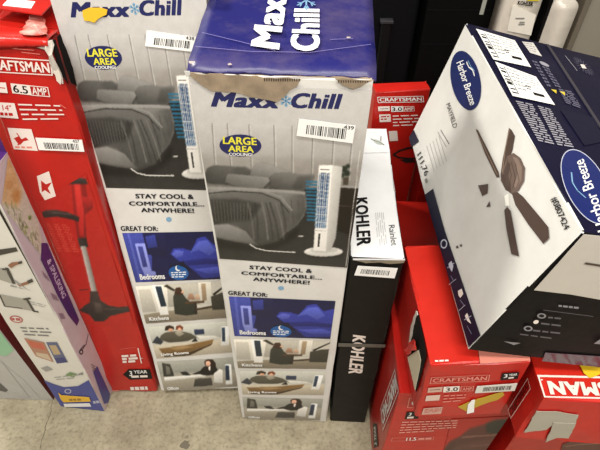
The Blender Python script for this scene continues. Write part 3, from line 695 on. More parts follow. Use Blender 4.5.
# torn corner of the big red carton: folded greyish board, dark gap, ragged paper
GREYB = mat_wear((186, 178, 168), (222, 214, 206), 0.75, 0.5, 30)
HOLE = mat((14, 11, 11), rough=0.9)
SMEAR = mat_wear((204, 168, 156), (190, 60, 48), 0.4, 0.46, 30)
slab(R5, 'F', 'torn_hole', [(50, 34), (55, 31), (61, 45), (68, 68), (71, 84), (66, 80), (61, 74), (57, 62), (53, 48)], 0.0006, HOLE, off=0.0016, jag=0.0014, seed=2)
slab(R5, 'F', 'torn_board', [(47, 40), (52, 36), (55, 44), (54, 52), (59, 62), (62, 72), (64, 83), (60, 82), (58, 74), (53, 72), (50, 62), (51, 54), (47, 47)], 0.0016, GREYB, off=0.0024, jag=0.0022, seed=12, label='peeled greyish board at the torn corner',
     lift=lambda p: 0.007 * max(0, math.sin(p.x * 130 + p.y * 70)))
slab(R5, 'F', 'torn_board', [(55, 70), (60, 68), (63, 76), (62, 83), (58, 79)], 0.002, mat((206, 196, 184), rough=.8), off=.005, jag=.0016, seed=13)
slab(R5, 'T', 'upper_flap', [(-34, 20), (46, 30), (60, 14), (70, 4), (-10, -2)], 0.0022, RED, off=0.024, label='upper lid flap lying open above the bulged one')
slab(R5, 'T', 'lid_label', [(14, 14), (40, 17), (36, 24), (8, 21)], 0.0006, PAPER, off=0.0265)
slab(R5, 'T', 'tape_residue', [(22, 40), (26, 32), (31, 24), (36, 20), (44, 22), (47, 28), (49, 36), (50, 42), (44, 46), (36, 42), (29, 44)], 0.0008, SMEAR, off=0.0092, jag=0.0022, seed=15, lift=lambda p: 0.003 * max(0, math.sin(p.x * 160 + p.y * 90)), label='ragged whitish tape residue')
slab(R5, 'R', 'torn_hole', [(54, 28), (59, 33), (64, 46), (72, 68), (76, 86), (71, 84), (66, 70), (58, 46)], 0.0006, HOLE, off=0.0012, jag=0.0012, seed=71)
slab(R5, 'F', 'tape_residue', [(24, 41), (34, 42), (46, 43), (51, 46), (50, 54), (45, 49), (38, 47), (30, 45)], 0.0008, GREYB, off=0.0016, jag=0.0014, seed=72)
P = Print(R5, 'F', 'crease_scuff', base=.0012)
for c_ in ([(6, 47), (20, 49), (34, 50)], [(22, 52), (40, 54)], [(60, 104), (66, 108)]): P.line(c_, .0012, mat((214, 120, 108)), up=0)
P.done()
# bulged front flap of the lid
vs = []; fs = []; NX = 14
fa = Vector(R5.ab('T', -12, 36)); fb = Vector(R5.ab('T', 42, 39)); rnd = random.Random(21)
prof = [(-.004, -.016), (-.0085, -.008), (-.006, .003), (.004, .0085), (.02, .008), (.045, .0035), (.052, .0008)]
for i in range(NX + 1):
    u = i / NX
    for y, z in prof:
        vs.append((0.004 + u * 0.135, y + rnd.uniform(-.0012, .0012) - .002 * math.sin(u * 7), R5.D[2] + z * (1 - .5 * u * u) + rnd.uniform(-.0008, .0008)))
for i in range(NX):
    for j in range(len(prof) - 1):
        a = i * len(prof) + j; fs.append((a, a + len(prof), a + len(prof) + 1, a + 1))
me = bpy.data.meshes.new('lid_flap'); me.from_pydata(vs, [], fs); me.materials.append(mat((192, 34, 25), rough=0.24)); 
for p in me.polygons: p.use_smooth = True
fl = link('lid_flap', me, R5.e); sm = fl.modifiers.new('thick', 'SOLIDIFY'); sm.thickness = 0.002; sm.offset = -1

R16 = Box('trimmer_carton', (-0.82, 1.0, 0.0), (0.26, 0.10, 1.175), 1.0, 0, 0,
          'red carton barely showing in the upper left corner behind the torn red one', 'box', 'red power tool cartons')
carton(R16, 'carton_body', {'*': RED}, seed=48)
R9 = Box('trimmer_carton', (0.1941, 1.120, 0.0), (0.1458, 0.045, 0.8596), 5.5832, 0.0, -0.2865,
         'red carton standing upright behind the shower head carton', 'box', 'red power tool cartons')
carton(R9, 'carton_body', {'*': RED}, seed=8)
logo(R9, 'F', [(378, 102.8), (424, 102), (423.3, 95.8), (377.2, 96.8)], WHITE, 0.0016)
P = Print(R9, 'F', 'power_rating')
P.poly([(378, 106.4), (389.6, 106), (389.8, 110.6), (378.2, 111)], OFFW); P.line([(380, 108.8), (388, 108.4)], 0.0018, INK)
P.poly([(391, 106.2), (402.6, 106), (402.8, 111.4), (391.2, 111.8)], WHITE); P.txt('3.0', [(392, 111), (402, 110.8), (401.8, 107), (391.8, 107.2)], INK, .02)
P.frame([(403, 111.4), (414.4, 111), (414, 106), (402.8, 106.2)], .0014, OFFW); P.txt('AMP', [(404, 110.6), (413.2, 110.4), (413, 107), (404, 107.2)], OFFW, .02); P.done()
P = Print(R9, 'F', 'spec_panel')
P.poly([(379, 114.4), (390.4, 114), (391, 121.6), (379.6, 122)], OFFW); P.rows([(381, 121), (389.6, 120.6), (389.2, 115.6), (380.6, 116)], 2, RED, .5, 2, 2)
P.rows([(393, 128), (420, 127), (419, 114.6), (392.6, 115.4)], 4, OFFW, .34, 3, 3); P.poly([(388.6, 131), (397, 130.6), (398, 140.6), (389.6, 141)], OFFW); P.done()
P = Print(R9, 'F', 'trimmer_picture')
P.line([(393.6, 154.4), (400, 150.4), (408, 148), (416, 147)], 0.007, TOOL); P.line([(394, 155), (398.5, 157.4), (410, 158.6), (416, 158)], 0.006, TOOL)
P.poly([(400, 159.6), (412, 158), (416, 162), (406, 163)], TOOL); P.done()

R15 = Box('trimmer_carton', (0.344, 1.085, 0.0), (0.15, 0.10, 0.745), 2.0, 0, 0,
          'red carton mostly hidden between the upright red carton and ceiling fan carton', 'box', 'red power tool cartons')
carton(R15, 'carton_body', {'*': RED}, seed=28)
R12 = Box('trimmer_carton', (0.2119, 0.4689, 0.0018), (0.252, 0.60, 0.5343), -2.1485, -0.173, -0.4497,
          'red carton on the floor at the bottom of the pile, beside the black carton', 'box', 'red power tool cartons')
carton(R12, 'carton_body', {'*': RED}, seed=9)
logo(R12, 'L', [(380.5, 409), (395, 369), (399, 391.5), (383, 431)], WHITE, 0.003, .05, .03, .16)
P = Print(R12, 'L', 'warranty_label'); P.poly([(373, 423), (377, 424), (378.5, 446), (374, 448)], INK); P.txt('3 YEAR', [(377, 445), (375.6, 426), (374, 426), (374.8, 445)], WHITE, .02); P.done()
P = Print(R12, 'F', 'brand_logo'); q = [(407, 407.5), (480, 405), (482, 396), (409, 397.5)]; P.frame(q, .002, PINK); P.txt(LOGO, inset(q, .05, .2), OFFW, .03); P.done()
P = Print(R12, 'F', 'warranty_label'); P.poly([(404.6, 419), (418, 418.4), (420, 411), (406.6, 411.6)], INK); P.txt('3', [(408.6, 415.4), (411, 415.3), (412, 412.3), (409.4, 412.4)], WHITE, .02); P.rows([(406.6, 418.6), (417, 418.2), (417.6, 416), (407.4, 416.4)], 1, OFFW, .8, 2, 2); P.done()
P = Print(R12, 'F', 'power_rating'); P.rows([(398.5, 434.5), (455, 431), (458, 420), (402, 421.5)], 5, mat((218, 156, 142)), .36, 6, 9)
P.frame([(391, 441), (433.5, 439.6), (434, 436.4), (392, 437.6)], .0012, PINK); P.txt('11.5', [(406, 440.4), (416, 440), (416.4, 437), (406.6, 437.4)], WHITE, .02); P.rows([(418, 440), (432.4, 439.4), (432.8, 437), (418.4, 437.6)], 1, PINK, .8, 2, 3); P.done()
c = Canvas(436, 412, 546, 462, (168, 28, 21))
c.poly([(441, 452), (450, 441), (460, 436), (470, 428), (484, 424), (492, 420), (514, 418), (516, 432), (500, 437), (488, 441), (472, 446), (468, 455), (440, 462)], (96, 44, 38), (52, 30, 27), soft=1.2)
c.poly([(486, 424), (496, 420), (511, 418.4), (513, 430), (498, 435), (486, 432)], (40, 42, 34), (26, 26, 22), soft=1.0)
c.poly([(440, 462), (456, 446), (480, 440), (510, 436), (546, 434), (546, 462)], (92, 52, 44), (74, 44, 38), soft=1.6)
c.line([(462, 437), (490, 435), (530, 431)], 1.2, (142, 100, 86), a=.8); c.line([(470, 446), (520, 442)], 1, (130, 92, 78), a=.6)
picture(R12, 'F', 'tool_picture', c, [(441, 460), (483, 460), (511, 416), (452, 419)], 1.2, None, 1.0, .0006)

R14 = Box('trimmer_carton', (0.490, 0.445, 0.0), (0.28, 0.36, 0.529), -2.1, 0, 0,
          'red carton at the bottom right, carrying the taped upside-down carton', 'box', 'red power tool cartons')
carton(R14, 'carton_body', {'*': RED}, seed=10)
P = Print(R14, 'F', 'tool_picture'); P.poly([(560, 456), (562, 444), (570, 441), (610, 437), (612, 470), (560, 470)], mat((92, 40, 34), rough=.35)); P.line([(566, 446), (580, 444), (605, 443)], .004, mat((150, 110, 96))); P.done()

R11 = Box('trimmer_carton', (0.229, 0.4169, 0.5411), (0.1716, 0.275, 0.2078), 0.6641, -0.0411, -2.4235,
          'red carton with a ripped side and yellow sticker, under the ceiling fan carton', 'box', 'red power tool cartons')
REDLIT = mat_wear((196, 40, 28), (180, 34, 25), 0.34, 0.55, 5)  # lighter copy of RED for top faces: overhead light put into the colour
carton(R11, 'carton_body', {'*': RED, 'T': REDLIT}, seed=12, bev=0.005, dent=0.0015)
logo(R11, 'F', [(429.6, 383.6), (488.7, 380.8), (489.9, 374.4), (430.8, 377.2)], PINK, 0.0016, .03)
P = Print(R11, 'F', 'power_rating')
P.poly([(428.2, 387.6), (442.6, 386.4), (441.8, 391.4), (427.4, 392.4)], mat((196, 160, 146))); P.line([(430, 389.8), (440, 389)], .002, INK)
P.poly([(443.6, 386.4), (459.6, 385.6), (459, 391), (443, 392)], OFFW); P.txt('3.0', [(445.6, 391.2), (457.8, 390.4), (458, 386.6), (446, 387.2)], INK, .02)
P.frame([(460, 391.2), (473, 390.4), (473.8, 385.4), (460.6, 386)], .0014, PINK); P.txt('AMP', [(462, 390.2), (471.6, 389.6), (472, 386.6), (462.4, 387)], PINK, .02); P.done()
P = Print(R11, 'F', 'spec_panel'); P.poly([(426.4, 395.4), (440.4, 394.4), (439, 400), (425, 400.8)], mat((206, 180, 168))); P.poly([(423.4, 408), (442.6, 406.4), (441, 413.4), (421.4, 414.4)], mat((190, 150, 138)))
P.rows([(442, 404), (464, 402), (466, 394), (444, 395)], 3, PINK, .34, 4, 3); P.rows([(423.6, 413), (440, 412), (441.4, 408), (425, 409)], 3, RED, .4, 4, 3); P.done()
P = Print(R11, 'F', 'warranty_label'); P.poly([(500.4, 380), (517.6, 378.6), (519.4, 371.6), (502, 373)], INK); P.txt('3', [(503.4, 377.6), (507, 377.3), (507.8, 373.6), (504.2, 373.9)], WHITE, .02); P.txt('YEAR', [(508.6, 375.8), (517, 375), (517.4, 372.7), (509, 373.4)], WHITE, .02)
P.rows([(508, 378.6), (516.4, 377.8), (517, 376), (508.4, 376.8)], 1, OFFW, .8, 2, 2); P.done()
sticker(R11, 'F', [(474.4, 391.4), (514, 389), (516.8, 381.6), (476.6, 384.6)], None, [(482, 389.6), (510, 387.8), (511.4, 383.6), (483.2, 385.4)], None, 15, mat((206, 204, 196), rough=.5))
slab(R11, 'F', 'yellow_sticker', [(458, 405.8), (472, 400), (488, 395), (502.5, 391), (504, 394), (497, 399), (484, 403), (465.5, 410.2)], 0.0008, mat((176, 146, 40), rough=.5), off=.0014, jag=.001, seed=17, label='creased yellow sticker')
slab(R11, 'F', 'torn_paper', [(467.4, 403), (471, 399), (474.4, 398), (473.4, 410.4), (466.4, 412)], 0.0008, PAPER, off=.0030, jag=.0006, seed=18)
slab(R11, 'T', 'clear_tape', [(480, 364), (530, 361), (529, 346), (478, 349)], 0.0005, mat((206, 128, 112), rough=.22), off=.0012, seed=19)
P = Print(R11, 'T', 'small_print'); P.rows([(435, 362.4), (454, 361.6), (453.6, 359.6), (435, 360.4)], 1, OFFW, .8, 3, 4); P.done()
# the ripped side
slab(R11, 'L', 'torn_hole', [(420.6, 308), (422.6, 322), (425, 340), (427, 356), (423, 372), (417, 392), (413, 374), (409.5, 357), (410.5, 342), (412.5, 328), (416.5, 316)], 0.0005, mat((22, 17, 14), rough=.9), off=.0012, jag=.0016, seed=22)
slab(R11, 'L', 'inner_board', [(409, 357), (420, 350), (422.5, 360), (421, 370), (416.6, 390), (413, 374)], 0.001, mat((204, 196, 172), rough=.7), off=.0024, jag=.0008, seed=23, label='cream board showing through the rip')
slab(R11, 'L', 'torn_flap', [(408, 352), (412, 347), (417, 339), (421, 341), (420, 349), (413, 354)], 0.002, mat((206, 44, 38), rough=.4), off=.004, jag=.0012, seed=24, lift=lambda p: .006 * abs(math.sin(p.y * 60)))
slab(R11, 'L', 'torn_rim', [(412.5, 326), (415.5, 316), (419.5, 308), (420.6, 310), (417, 318), (415, 326), (413.4, 336), (411.6, 343), (410.4, 342)], 0.0012, GREYB, off=.0022, jag=.0012, seed=25)

R13 = Box('trimmer_carton', (0.4121, 0.3744, 0.5485), (0.32, 0.30, 0.1580), -3.8215, -1.9, 0.6735,
          'red carton lying upside down at the right edge, grey tape on its front', 'box', 'red power tool cartons')
carton(R13, 'carton_body', {'*': RED, 'T': REDLIT}, seed=13, bev=0.005, dent=.002)
P = Print(R13, 'T', 'brand_logo'); P.frame([(543.6, 398.4), (712, 402), (706, 379), (536.4, 375)], .004, OFFW)
P.txt(LOGO, [(676, 384.5), (546.6, 381), (550.4, 394.8), (682, 398)], OFFW, .05); P.ell((541.6, 380), (1, 0), (0, .8), OFFW, 8); P.done()
P = Print(R13, 'L', 'side_logo'); P.frame([(511, 419), (531, 389), (528, 378), (508, 410)], .0016, OFFW); P.txt(LOGO, [(511.4, 416), (528.6, 389), (527, 382), (509.6, 410)], mat((84, 14, 14)), .03); P.done()
DUCT = mat((158, 152, 138), rough=.4, bump=.06)
slab(R13, 'F', 'duct_tape', [(536, 410), (556, 410.5), (578, 414), (574, 425.5), (552, 424), (546, 428.5), (524, 431.5), (530, 421)], 0.001, DUCT, off=.0014, jag=.001, seed=31, label='torn strip of grey duct tape')
slab(R13, 'F', 'duct_tape', [(553, 421), (575, 422), (568, 436.6), (556, 436), (545, 440.6)], 0.001, DUCT, off=.0026, jag=.001, seed=34, label='torn strip of grey duct tape')
slab(R13, 'T', 'yellow_sticker', [(578, 365), (604, 368), (604, 373), (589, 379), (583, 374)], 0.0008, mat((226, 186, 34), rough=.5), off=.0030, jag=.0008, seed=33, label='yellow sticker')

# ------------------------------------------------------------------ black and white shower head carton
K8 = Box('shower_head_carton', (0.0958, 0.6401, 0.0005), (0.1081, 0.4551, 0.7707), -2.5322, 0.0386, 0.262,
         'slim black carton with a white lettered top, between the fan carton and red cartons', 'box')
KW = mat((226, 227, 228)); KB = mat_wear((24, 22, 20), (29, 27, 24), 0.5, .6, 12)
carton(K8, 'carton_body', {'*': KB, 'T': KW}, seed=14, bev=.003)
P = Print(K8, 'T', 'brand_logo'); P.txt('KOHLER', [(355.2, 198.4), (356.6, 246.4), (371.4, 245.4), (367.2, 197.4)], INK, .04); P.done()
P = Print(K8, 'T', 'product_name'); P.txt('Rainlet', [(388.6, 225.4), (391.4, 246), (397.6, 245.6), (394.4, 225)], mat((60, 60, 60)), 0)
P.rows([(374, 213), (376, 246), (387, 245.6), (383.4, 212.6)], 5, mat((176, 176, 176)), .28, 3, 3); P.done()
P = Print(K8, 'T', 'leaf_picture')
P.ell((377.6, 142), (4.2, 1.8), (-.8, 1.7), mat((176, 184, 176))); P.line([(371, 139), (375, 141), (381, 143), (384, 145)], .003, mat((120, 130, 116))); P.line([(381, 136), (380.6, 141)], .002, mat((110, 110, 104)))
P.line([(362, 153.4), (392, 152.6)], .002, mat((190, 190, 190))); P.done()
P = Print(K8, 'F', 'front_logo'); P.txt('KOHLER', [(353, 334.4), (348.2, 373), (362.4, 374.6), (365.8, 336)], OFFW, .04); P.done()
sticker(K8, 'F', [(354.2, 274), (394.4, 277), (397.6, 267), (357.6, 264.6)], None, [(360, 272), (388.6, 274.2), (390, 269.4), (361.6, 267.6)], None, 19)
slab(K8, 'F', 'clear_tape', [(338.6, 342.6), (386, 344), (385.2, 347.2), (338.2, 346)], 0.0004, mat((88, 84, 78), rough=.25), off=.0012)
slab(K8, 'F', 'edge_wear', [(352, 259), (372, 261), (404.6, 259.8), (404, 262.2), (390, 263.4), (380, 261.8), (366, 262.6)], .0006, mat((128, 118, 98), rough=.8), off=.0010, jag=.0008, seed=41)
slab(K8, 'F', 'glued_flap', [(353, 258), (405, 258.4), (405, 259.6), (353, 259.4)], .0008, KW, off=.0012)

# ------------------------------------------------------------------ tilted ceiling fan carton
HB = Box('ceiling_fan_carton', (0.2750, 0.4214, 0.7891), (0.365, 0.580, 0.2936), 0.8971, 1.2959, 13.6132,
         'white and navy ceiling fan carton lying tilted on top of the red cartons', 'box')
HW = mat_wear((208, 207, 202), (194, 192, 187), .38, .58, 4); HN = mat_wear((18, 17, 40), (26, 25, 48), .42, .62, 9); HK = mat((13, 12, 13), rough=.55, bump=.05)
carton(HB, 'carton_body', {'*': HK, 'L': HW, 'T': HN}, seed=16, bev=.003, dent=.0012)
ONV = mat((22, 34, 82)); BRZ = mat((70, 54, 47), rough=.4); BRZ2 = mat((104, 84, 72), rough=.4)
P = Print(HB, 'L', 'brand_oval')
P.ell((466, 80.5), (5.6, 29.6), (14.4, -2.4), ONV, 40)
P.txt('Harbor Breeze', [(456.6, 63), (470.6, 106), (477, 103), (463.4, 59.6)], WHITE, .01, .1)
P.line([(467, 62), (469, 67), (473, 70), (475, 76)], .0022, WHITE); P.line([(468.4, 60.6), (471.4, 67), (475, 71)], .0012, SKYB, up=0); P.done()
P = Print(HB, 'L', 'product_name')
D = mat((64, 62, 62))
P.txt('MAYFIELD', [(446.2, 104.6), (453.6, 128.6), (457.8, 126.4), (450, 102.4)], D, 0)
P.done(); P = Print(HB, 'L', 'size_text')
P.txt('111,76', [(416.6, 155.6), (424.4, 177.4), (429.4, 172.8), (421, 151.6)], INK, 0.005); P.rows([(424.4, 180), (426.4, 186), (429, 184), (427, 178)], 1, g(120), .8, 2, 2)
P.done(); P = Print(HB, 'L', 'small_print')
for i in range(5): P.line([(427 + i * 3.0, 146 - i * 2.6), (434.4 + i * 3.1, 171 - i * 2.4)], .0012, g(140), up=0)
P.line([(441, 130), (449.4, 144)], .002, g(100), up=0); P.line([(438, 132), (446.6, 147)], .0014, g(120), up=0)
P.done(); P = Print(HB, 'L', 'item_number')
P.txt('#0807424', [(550.6, 199.6), (564.2, 231), (570.4, 227), (556.8, 195)], mat((40, 38, 40)), .012); P.done()
P = Print(HB, 'L', 'navy_band')
P.poly([(424.5, 195.5), (433.4, 188.6), (445, 230), (481.4, 337), (469.5, 349)], HN)
P.done(); P = Print(HB, 'L', 'navy_corner')
P.poly([(408.5, 138.6), (413.8, 129.6), (419.2, 141.4), (410.6, 149)], HN)
P.done(); P = Print(HB, 'L', 'feature_icons', base=.0011)
IC = mat((178, 180, 196))
for c, r in (((444.4, 244), 4.2),):
    P.ell(c, (r * .7, r * .5), (-r * .4, r), IC); P.ell(c, (r * .5, r * .36), (-r * .28, r * .72), HN)
P.poly([(449, 264), (452, 261), (454, 266), (452.6, 272), (450, 268)], IC); P.line([(448, 268), (455, 263)], .0014, IC)
P.poly([(458.6, 291), (462.4, 288.6), (464, 294), (461, 298), (459, 295)], OFFW)
P.poly([(465.6, 316), (468, 313), (470, 319), (472, 324), (468, 321)], OFFW); P.line([(465, 320), (472, 316)], .0014, IC)
for a, b in (((449.6, 285), (457, 279)), ((459.4, 311), (466, 305))): P.line([a, b], .001, IC)
for a, b in (((451.6, 276), (454.6, 281)), ((461, 300), (464.6, 305)), ((468, 326), (472.4, 334))): P.line([a, b], .0012, mat((120, 122, 150)))
P.done()
P = Print(HB, 'L', 'ceiling_fan_picture')
P.poly([(476, 129), (478.4, 130.4), (488, 149), (499, 172), (500, 177.4), (497, 177.6), (486, 155)], BRZ)
P.poly([(509.4, 128), (512, 130), (515.4, 136), (513, 150), (508.4, 164), (504, 178), (501, 175), (503, 160)], BRZ)
P.poly([(508, 156), (514, 153), (521, 158), (525.4, 168), (524.6, 181), (519, 191), (511.6, 194), (505, 188), (501, 180), (503.6, 168)], mat((98, 82, 74), rough=.3))
P.poly([(501, 176), (507, 172), (511, 184), (512, 193), (506, 190)], BRZ)
P.poly([(513, 157), (518, 158), (522.6, 168), (522, 180), (517, 189), (514.6, 186), (518, 174), (516.6, 164)], mat((126, 108, 98), rough=.3))
P.poly([(504, 172), (508, 162), (511, 164), (509, 176), (511, 188), (507, 186)], mat((72, 58, 52), rough=.3))
P.line([(510, 130), (506, 148), (503, 172)], .0014, mat((150, 128, 108))); P.line([(477, 131), (487, 152), (498, 175)], .001, mat((150, 128, 108))); P.line([(514, 196), (530, 214), (549, 236)], .001, mat((118, 96, 82)))
for i in range(3): P.line([(508 + i * 4, 160 + i * 2), (512 + i * 4, 175 + i * 3), (509 + i * 4, 190 - i)], .0012, BRZ, up=0)
P.poly([(512.4, 193), (518, 192), (524, 197), (540, 216), (549, 227), (550, 238), (544, 244), (530, 226), (516, 205)], BRZ)
P.poly([(505, 210), (508, 207), (511.4, 211), (516, 236), (519.8, 256.6), (512, 254), (507, 228)], BRZ)
P.poly([(505, 196), (509, 194), (510, 206), (506, 206)], mat((240, 238, 230)))
P.done(); P = Print(HB, 'L', 'blade_icon')
P.poly([(478.4, 185.4), (488.6, 184), (488, 193.6), (482.6, 196)], BRZ); P.poly([(486.6, 207), (490, 201), (491, 206.6)], BRZ)
P.done(); P = Print(HB, 'L', 'tiny_icon')
P.poly([(456, 246.6), (458, 245.4), (459, 248), (457, 248.6)], BRZ); P.poly([(460, 245), (462, 244), (462.6, 246.6), (461, 247)], BRZ); P.done()
P = Print(HB, 'T', 'shipping_label', base=.0014)
for q in ([(493, 60), (530.7, 67.8), (514.4, 41), (475.6, 29.3)], [(512, 96.7), (554.4, 105.8), (535.4, 77.6), (494.5, 62.4)]):
    P.quad_uv(q, [(0, 0), (1, 0), (1, 1), (0, 1)], PAPER)
    sub = lambda a, b, c, d: [bil(q, a, b), bil(q, c, b), bil(q, c, d), bil(q, a, d)]
    P.bars([bil(q, .04, .1), bil(q, .04, .92), bil(q, .16, .92), bil(q, .17, .1)], INK, 7, 4); P.line([bil(q, .19, .08), bil(q, .19, .94)], .0016, INK)
    P.rows(sub(.24, .2, .5, .92), 6, g(150), .35, 4, 3); P.rows(sub(.55, .5, .95, .95), 5, g(160), .3, 6, 3)
    P.quad_uv(sub(.6, .2, .86, .3), [(0, 0), (1, 0), (1, 1), (0, 1)], INK); P.rows(sub(.5, .32, .62, .48), 2, INK, .5, 4, 2)
    P.line([bil(q, 0, .48), bil(q, .95, .5)], .0012, g(150))
P.done()
P = Print(HB, 'T', 'small_label'); P.poly([(521.8, 41.8), (533, 43), (541.8, 56.7), (530, 53)], g(206)); P.rows([(530.4, 52), (540, 55.4), (532, 44), (523, 43)], 4, g(150), .4, 3, 3); P.done()
P = Print(HB, 'T', 'instruction_text')
TX = mat((150, 148, 158)); TD = mat((92, 90, 110))
for q, n, m_ in (([(538.8, 142.4), (555, 146), (532, 104.6), (515.4, 101)], 17, TX), ([(558, 146.4), (574.6, 149), (550, 109.4), (537.4, 106)], 17, TX)):
    P.rows(q, n, m_, .5, n, 2)
for q in ([(548, 88), (552, 88.6), (537, 62), (531.6, 60.6)], [(556, 88), (562, 89.6), (547, 66), (540, 63.4)], [(566, 104), (582, 110), (572, 92), (558, 89)]): P.rows(q, 8, TD, .6, 3, 2)
P.ell((544, 64.4), (4.6, 1.6), (1.6, 2.2), TX)
for c in ((553.6, 91.6), (562, 93.6)): P.poly([(c[0] - 3, c[1] - 2), (c[0] + 2.4, c[1] - 1), (c[0] + 2.6, c[1] + 2.4)], mat((214, 190, 60)))
P.poly([(560, 110), (594, 118), (604, 142), (584, 146)], mat((22, 22, 42))); P.done()
P = Print(HB, 'T', 'brand_oval'); P.ell((586, 187), (20.5, 35), (15.5, -13.5), IC, 48); P.ell((586, 187), (19.9, 34.2), (14.9, -13), mat((18, 32, 92), rough=.3), 48)
P.txt('Harbor Breeze', [(609, 230), (583, 158.6), (573, 163.6), (598, 234)], WHITE, .01, .1); P.line([(571, 173), (572, 183), (577, 191), (585, 198)], .002, SKYB); P.done()
P = Print(HB, 'T', 'burst_icon'); 
for i in range(18):
    t = 2 * math.pi * i / 18; c = (583, 66.4); u = (math.cos(t) * 9 + math.sin(t) * 5, math.sin(t) * 8 + math.cos(t) * 4)
    P.line([(c[0] + u[0] * .45, c[1] + u[1] * .45), (c[0] + u[0], c[1] + u[1])], .0012, TD, up=0)
P.poly([(580, 64.4), (584, 65), (586.4, 69), (582, 68.4)], OFFW); P.line([(565, 56), (577, 71)], .0016, TX); P.done()
slab(HB, 'T', 'flap_seam', [(545.6, 44.6), (548.4, 45.2), (606, 134), (603, 134)], .0014, mat((54, 52, 62), rough=.25), off=.0006)
slab(HB, 'F', 'photo_panel', [(583.4, 233.6), (606, 236), (606, 300), (570, 293.6), (533.6, 289.4)], .0005, mat((186, 180, 170)), off=.0010, label='pale printed panel')
P = Print(HB, 'F', 'feature_text', base=.0024)
P.line([(585, 262), (604, 265)], .004, BRZ)
GR = mat((128, 126, 130)); GD = mat((86, 84, 90))
P.rows([(557.6, 306), (592, 310), (592.4, 307), (558, 303.4)], 1, GR, .7, 3, 7); P.line([(543, 308.6), (592.4, 315)], .0012, GD)
for c in ((541, 314.4), (527.6, 327)): P.ell(c, (4.4, .6), (-.8, 2.6), GR); P.ell(c, (2.6, .4), (-.5, 1.5), HK)
P.ell((535.4, 320.4), (2.6, -.8), (.6, 1.8), OFFW)
P.rows([(547, 318), (568, 320), (568.4, 317), (547.6, 315)], 1, GD, .5, 3, 3); P.rows([(540, 324), (574, 328), (574.4, 325), (540.4, 321)], 1, GD, .5, 5, 4); P.rows([(532, 331), (570, 335), (570.4, 332), (532.4, 328)], 1, GD, .5, 7, 4)
P.rows([(519, 334), (563, 340), (563.4, 337.6), (519.4, 332)], 1, GD, .5, 7, 4); P.poly([(503, 339.6), (520, 341.4), (513, 343.4), (511, 342.4)], GR); P.poly([(593, 342), (600, 337), (604, 343)], GR); P.done()
slab(HB, 'F', 'clear_tape', [(541, 361), (604, 367), (604, 356), (545, 352)], .0004, mat((78, 62, 72), rough=.18), off=.0010, seed=44)

# ------------------------------------------------------------------ left edge cartons
G4 = Box('garden_carton', (-0.7483, 0.6796, 0.0105), (0.1416, 0.078, 0.9646), -4.7538, 0.995, 4.2423,
         'slim white and purple carton with blue bottom, leaning on the red trimmer carton', 'box')
GWH = mat((214, 210, 200)); PUR = mat((74, 34, 104)); GBL = mat((62, 70, 142)); LPK = mat((206, 188, 196))
carton(G4, 'carton_body', {'*': GWH, 'T': PUR, 'R': LPK, 'B': GBL}, seed=18, bev=.003)
fl4 = solid('lid_flap', 0.004, 0.138, 0.074, 0.077, 0.955, 1.055, PUR, G4.e, .001); fl4['label'] = 'purple lid flap standing open'
P = Print(G4, 'F', 'blue_base'); P.poly([(44, 380), (54, 384), (64, 387), (78, 386), (95, 380.6), (109, 411.5), (62, 409)], GBL)
P.ell((68, 391), (3.4, .2), (-.2, 2.4), IC); P.ell((68, 391), (2.4, .2), (-.2, 1.6), GBL); P.rows([(94, 404), (101, 403), (99, 400), (93, 401)], 1, IC, .8, 3, 2); P.done()
slab(G4, 'F', 'yellow_label', [(58.6, 391.6), (62, 394.4), (89.6, 396.4), (91, 400.6), (64, 401.4), (61, 398)], .0006, mat((226, 178, 44), rough=.5), off=.0026, seed=50)
P = Print(G4, 'F', 'label_text', base=.0036); P.rows([(70, 400), (84, 399.6), (83, 397.4), (69.6, 397.8)], 1, mat((150, 110, 40)), .9, 4, 3); P.done()
slab(G4, 'F', 'white_label', [(64, 403), (90, 402.4), (91.6, 405.6), (65, 406)], .0006, PAPER, off=.0026)
P = Print(G4, 'F', 'edge_line'); P.line([(-4, 204), (28, 261.5), (60, 319), (95, 381)], .006, mat((40, 34, 26)), up=0); P.done()
P = Print(G4, 'F', 'assembly_picture')
HND = mat((140, 96, 72)); STL = mat((60, 56, 50)); MSH = mat((158, 154, 144))
P.poly([(-6, 250), (16, 247), (18, 251), (-4, 256)], STL); P.done(); P = Print(G4, 'F', 'assembly_picture')
P.poly([(-6, 268), (4, 268), (14, 284), (2, 280), (-6, 277)], MSH); P.line([(7, 268), (14, 283)], .007, STL); P.line([(3, 269), (8, 269)], .006, STL); P.poly([(8, 265), (12, 262), (18, 261.6), (22, 260.4), (22, 263), (16, 265), (11, 268)], HND); P.poly([(18, 262), (22, 260.4), (22.4, 263), (19, 264)], STL)
P.done(); P = Print(G4, 'F', 'hand_picture')
P.poly([(17, 284), (22, 283), (28, 281), (32, 279), (33, 281.6), (28, 284), (20, 286.4)], HND); P.poly([(27, 280.6), (32, 278.4), (33.6, 281.4), (29, 283.4)], STL)
P.done(); P = Print(G4, 'F', 'assembly_picture')
P.poly([(0, 294), (25, 299), (34, 311), (6, 306)], MSH); P.line([(0, 295), (5, 306), (22, 308)], .004, STL); P.line([(27, 299), (34, 311), (38, 311.6)], .006, STL); P.line([(24, 299), (30, 298)], .006, STL)
P.done(); P = Print(G4, 'F', 'red_seal')
P.ell((16.4, 319), (6.6, 1.4), (-.6, 3.4), mat((170, 82, 80))); P.ell((16.4, 319), (5.2, 1), (-.4, 2.4), GWH); P.rows([(12, 320.6), (22, 321.4), (21, 318), (11, 317.4)], 1, mat((170, 82, 80)), .8, 3, 2)
P.done(); P = Print(G4, 'F', 'small_print')
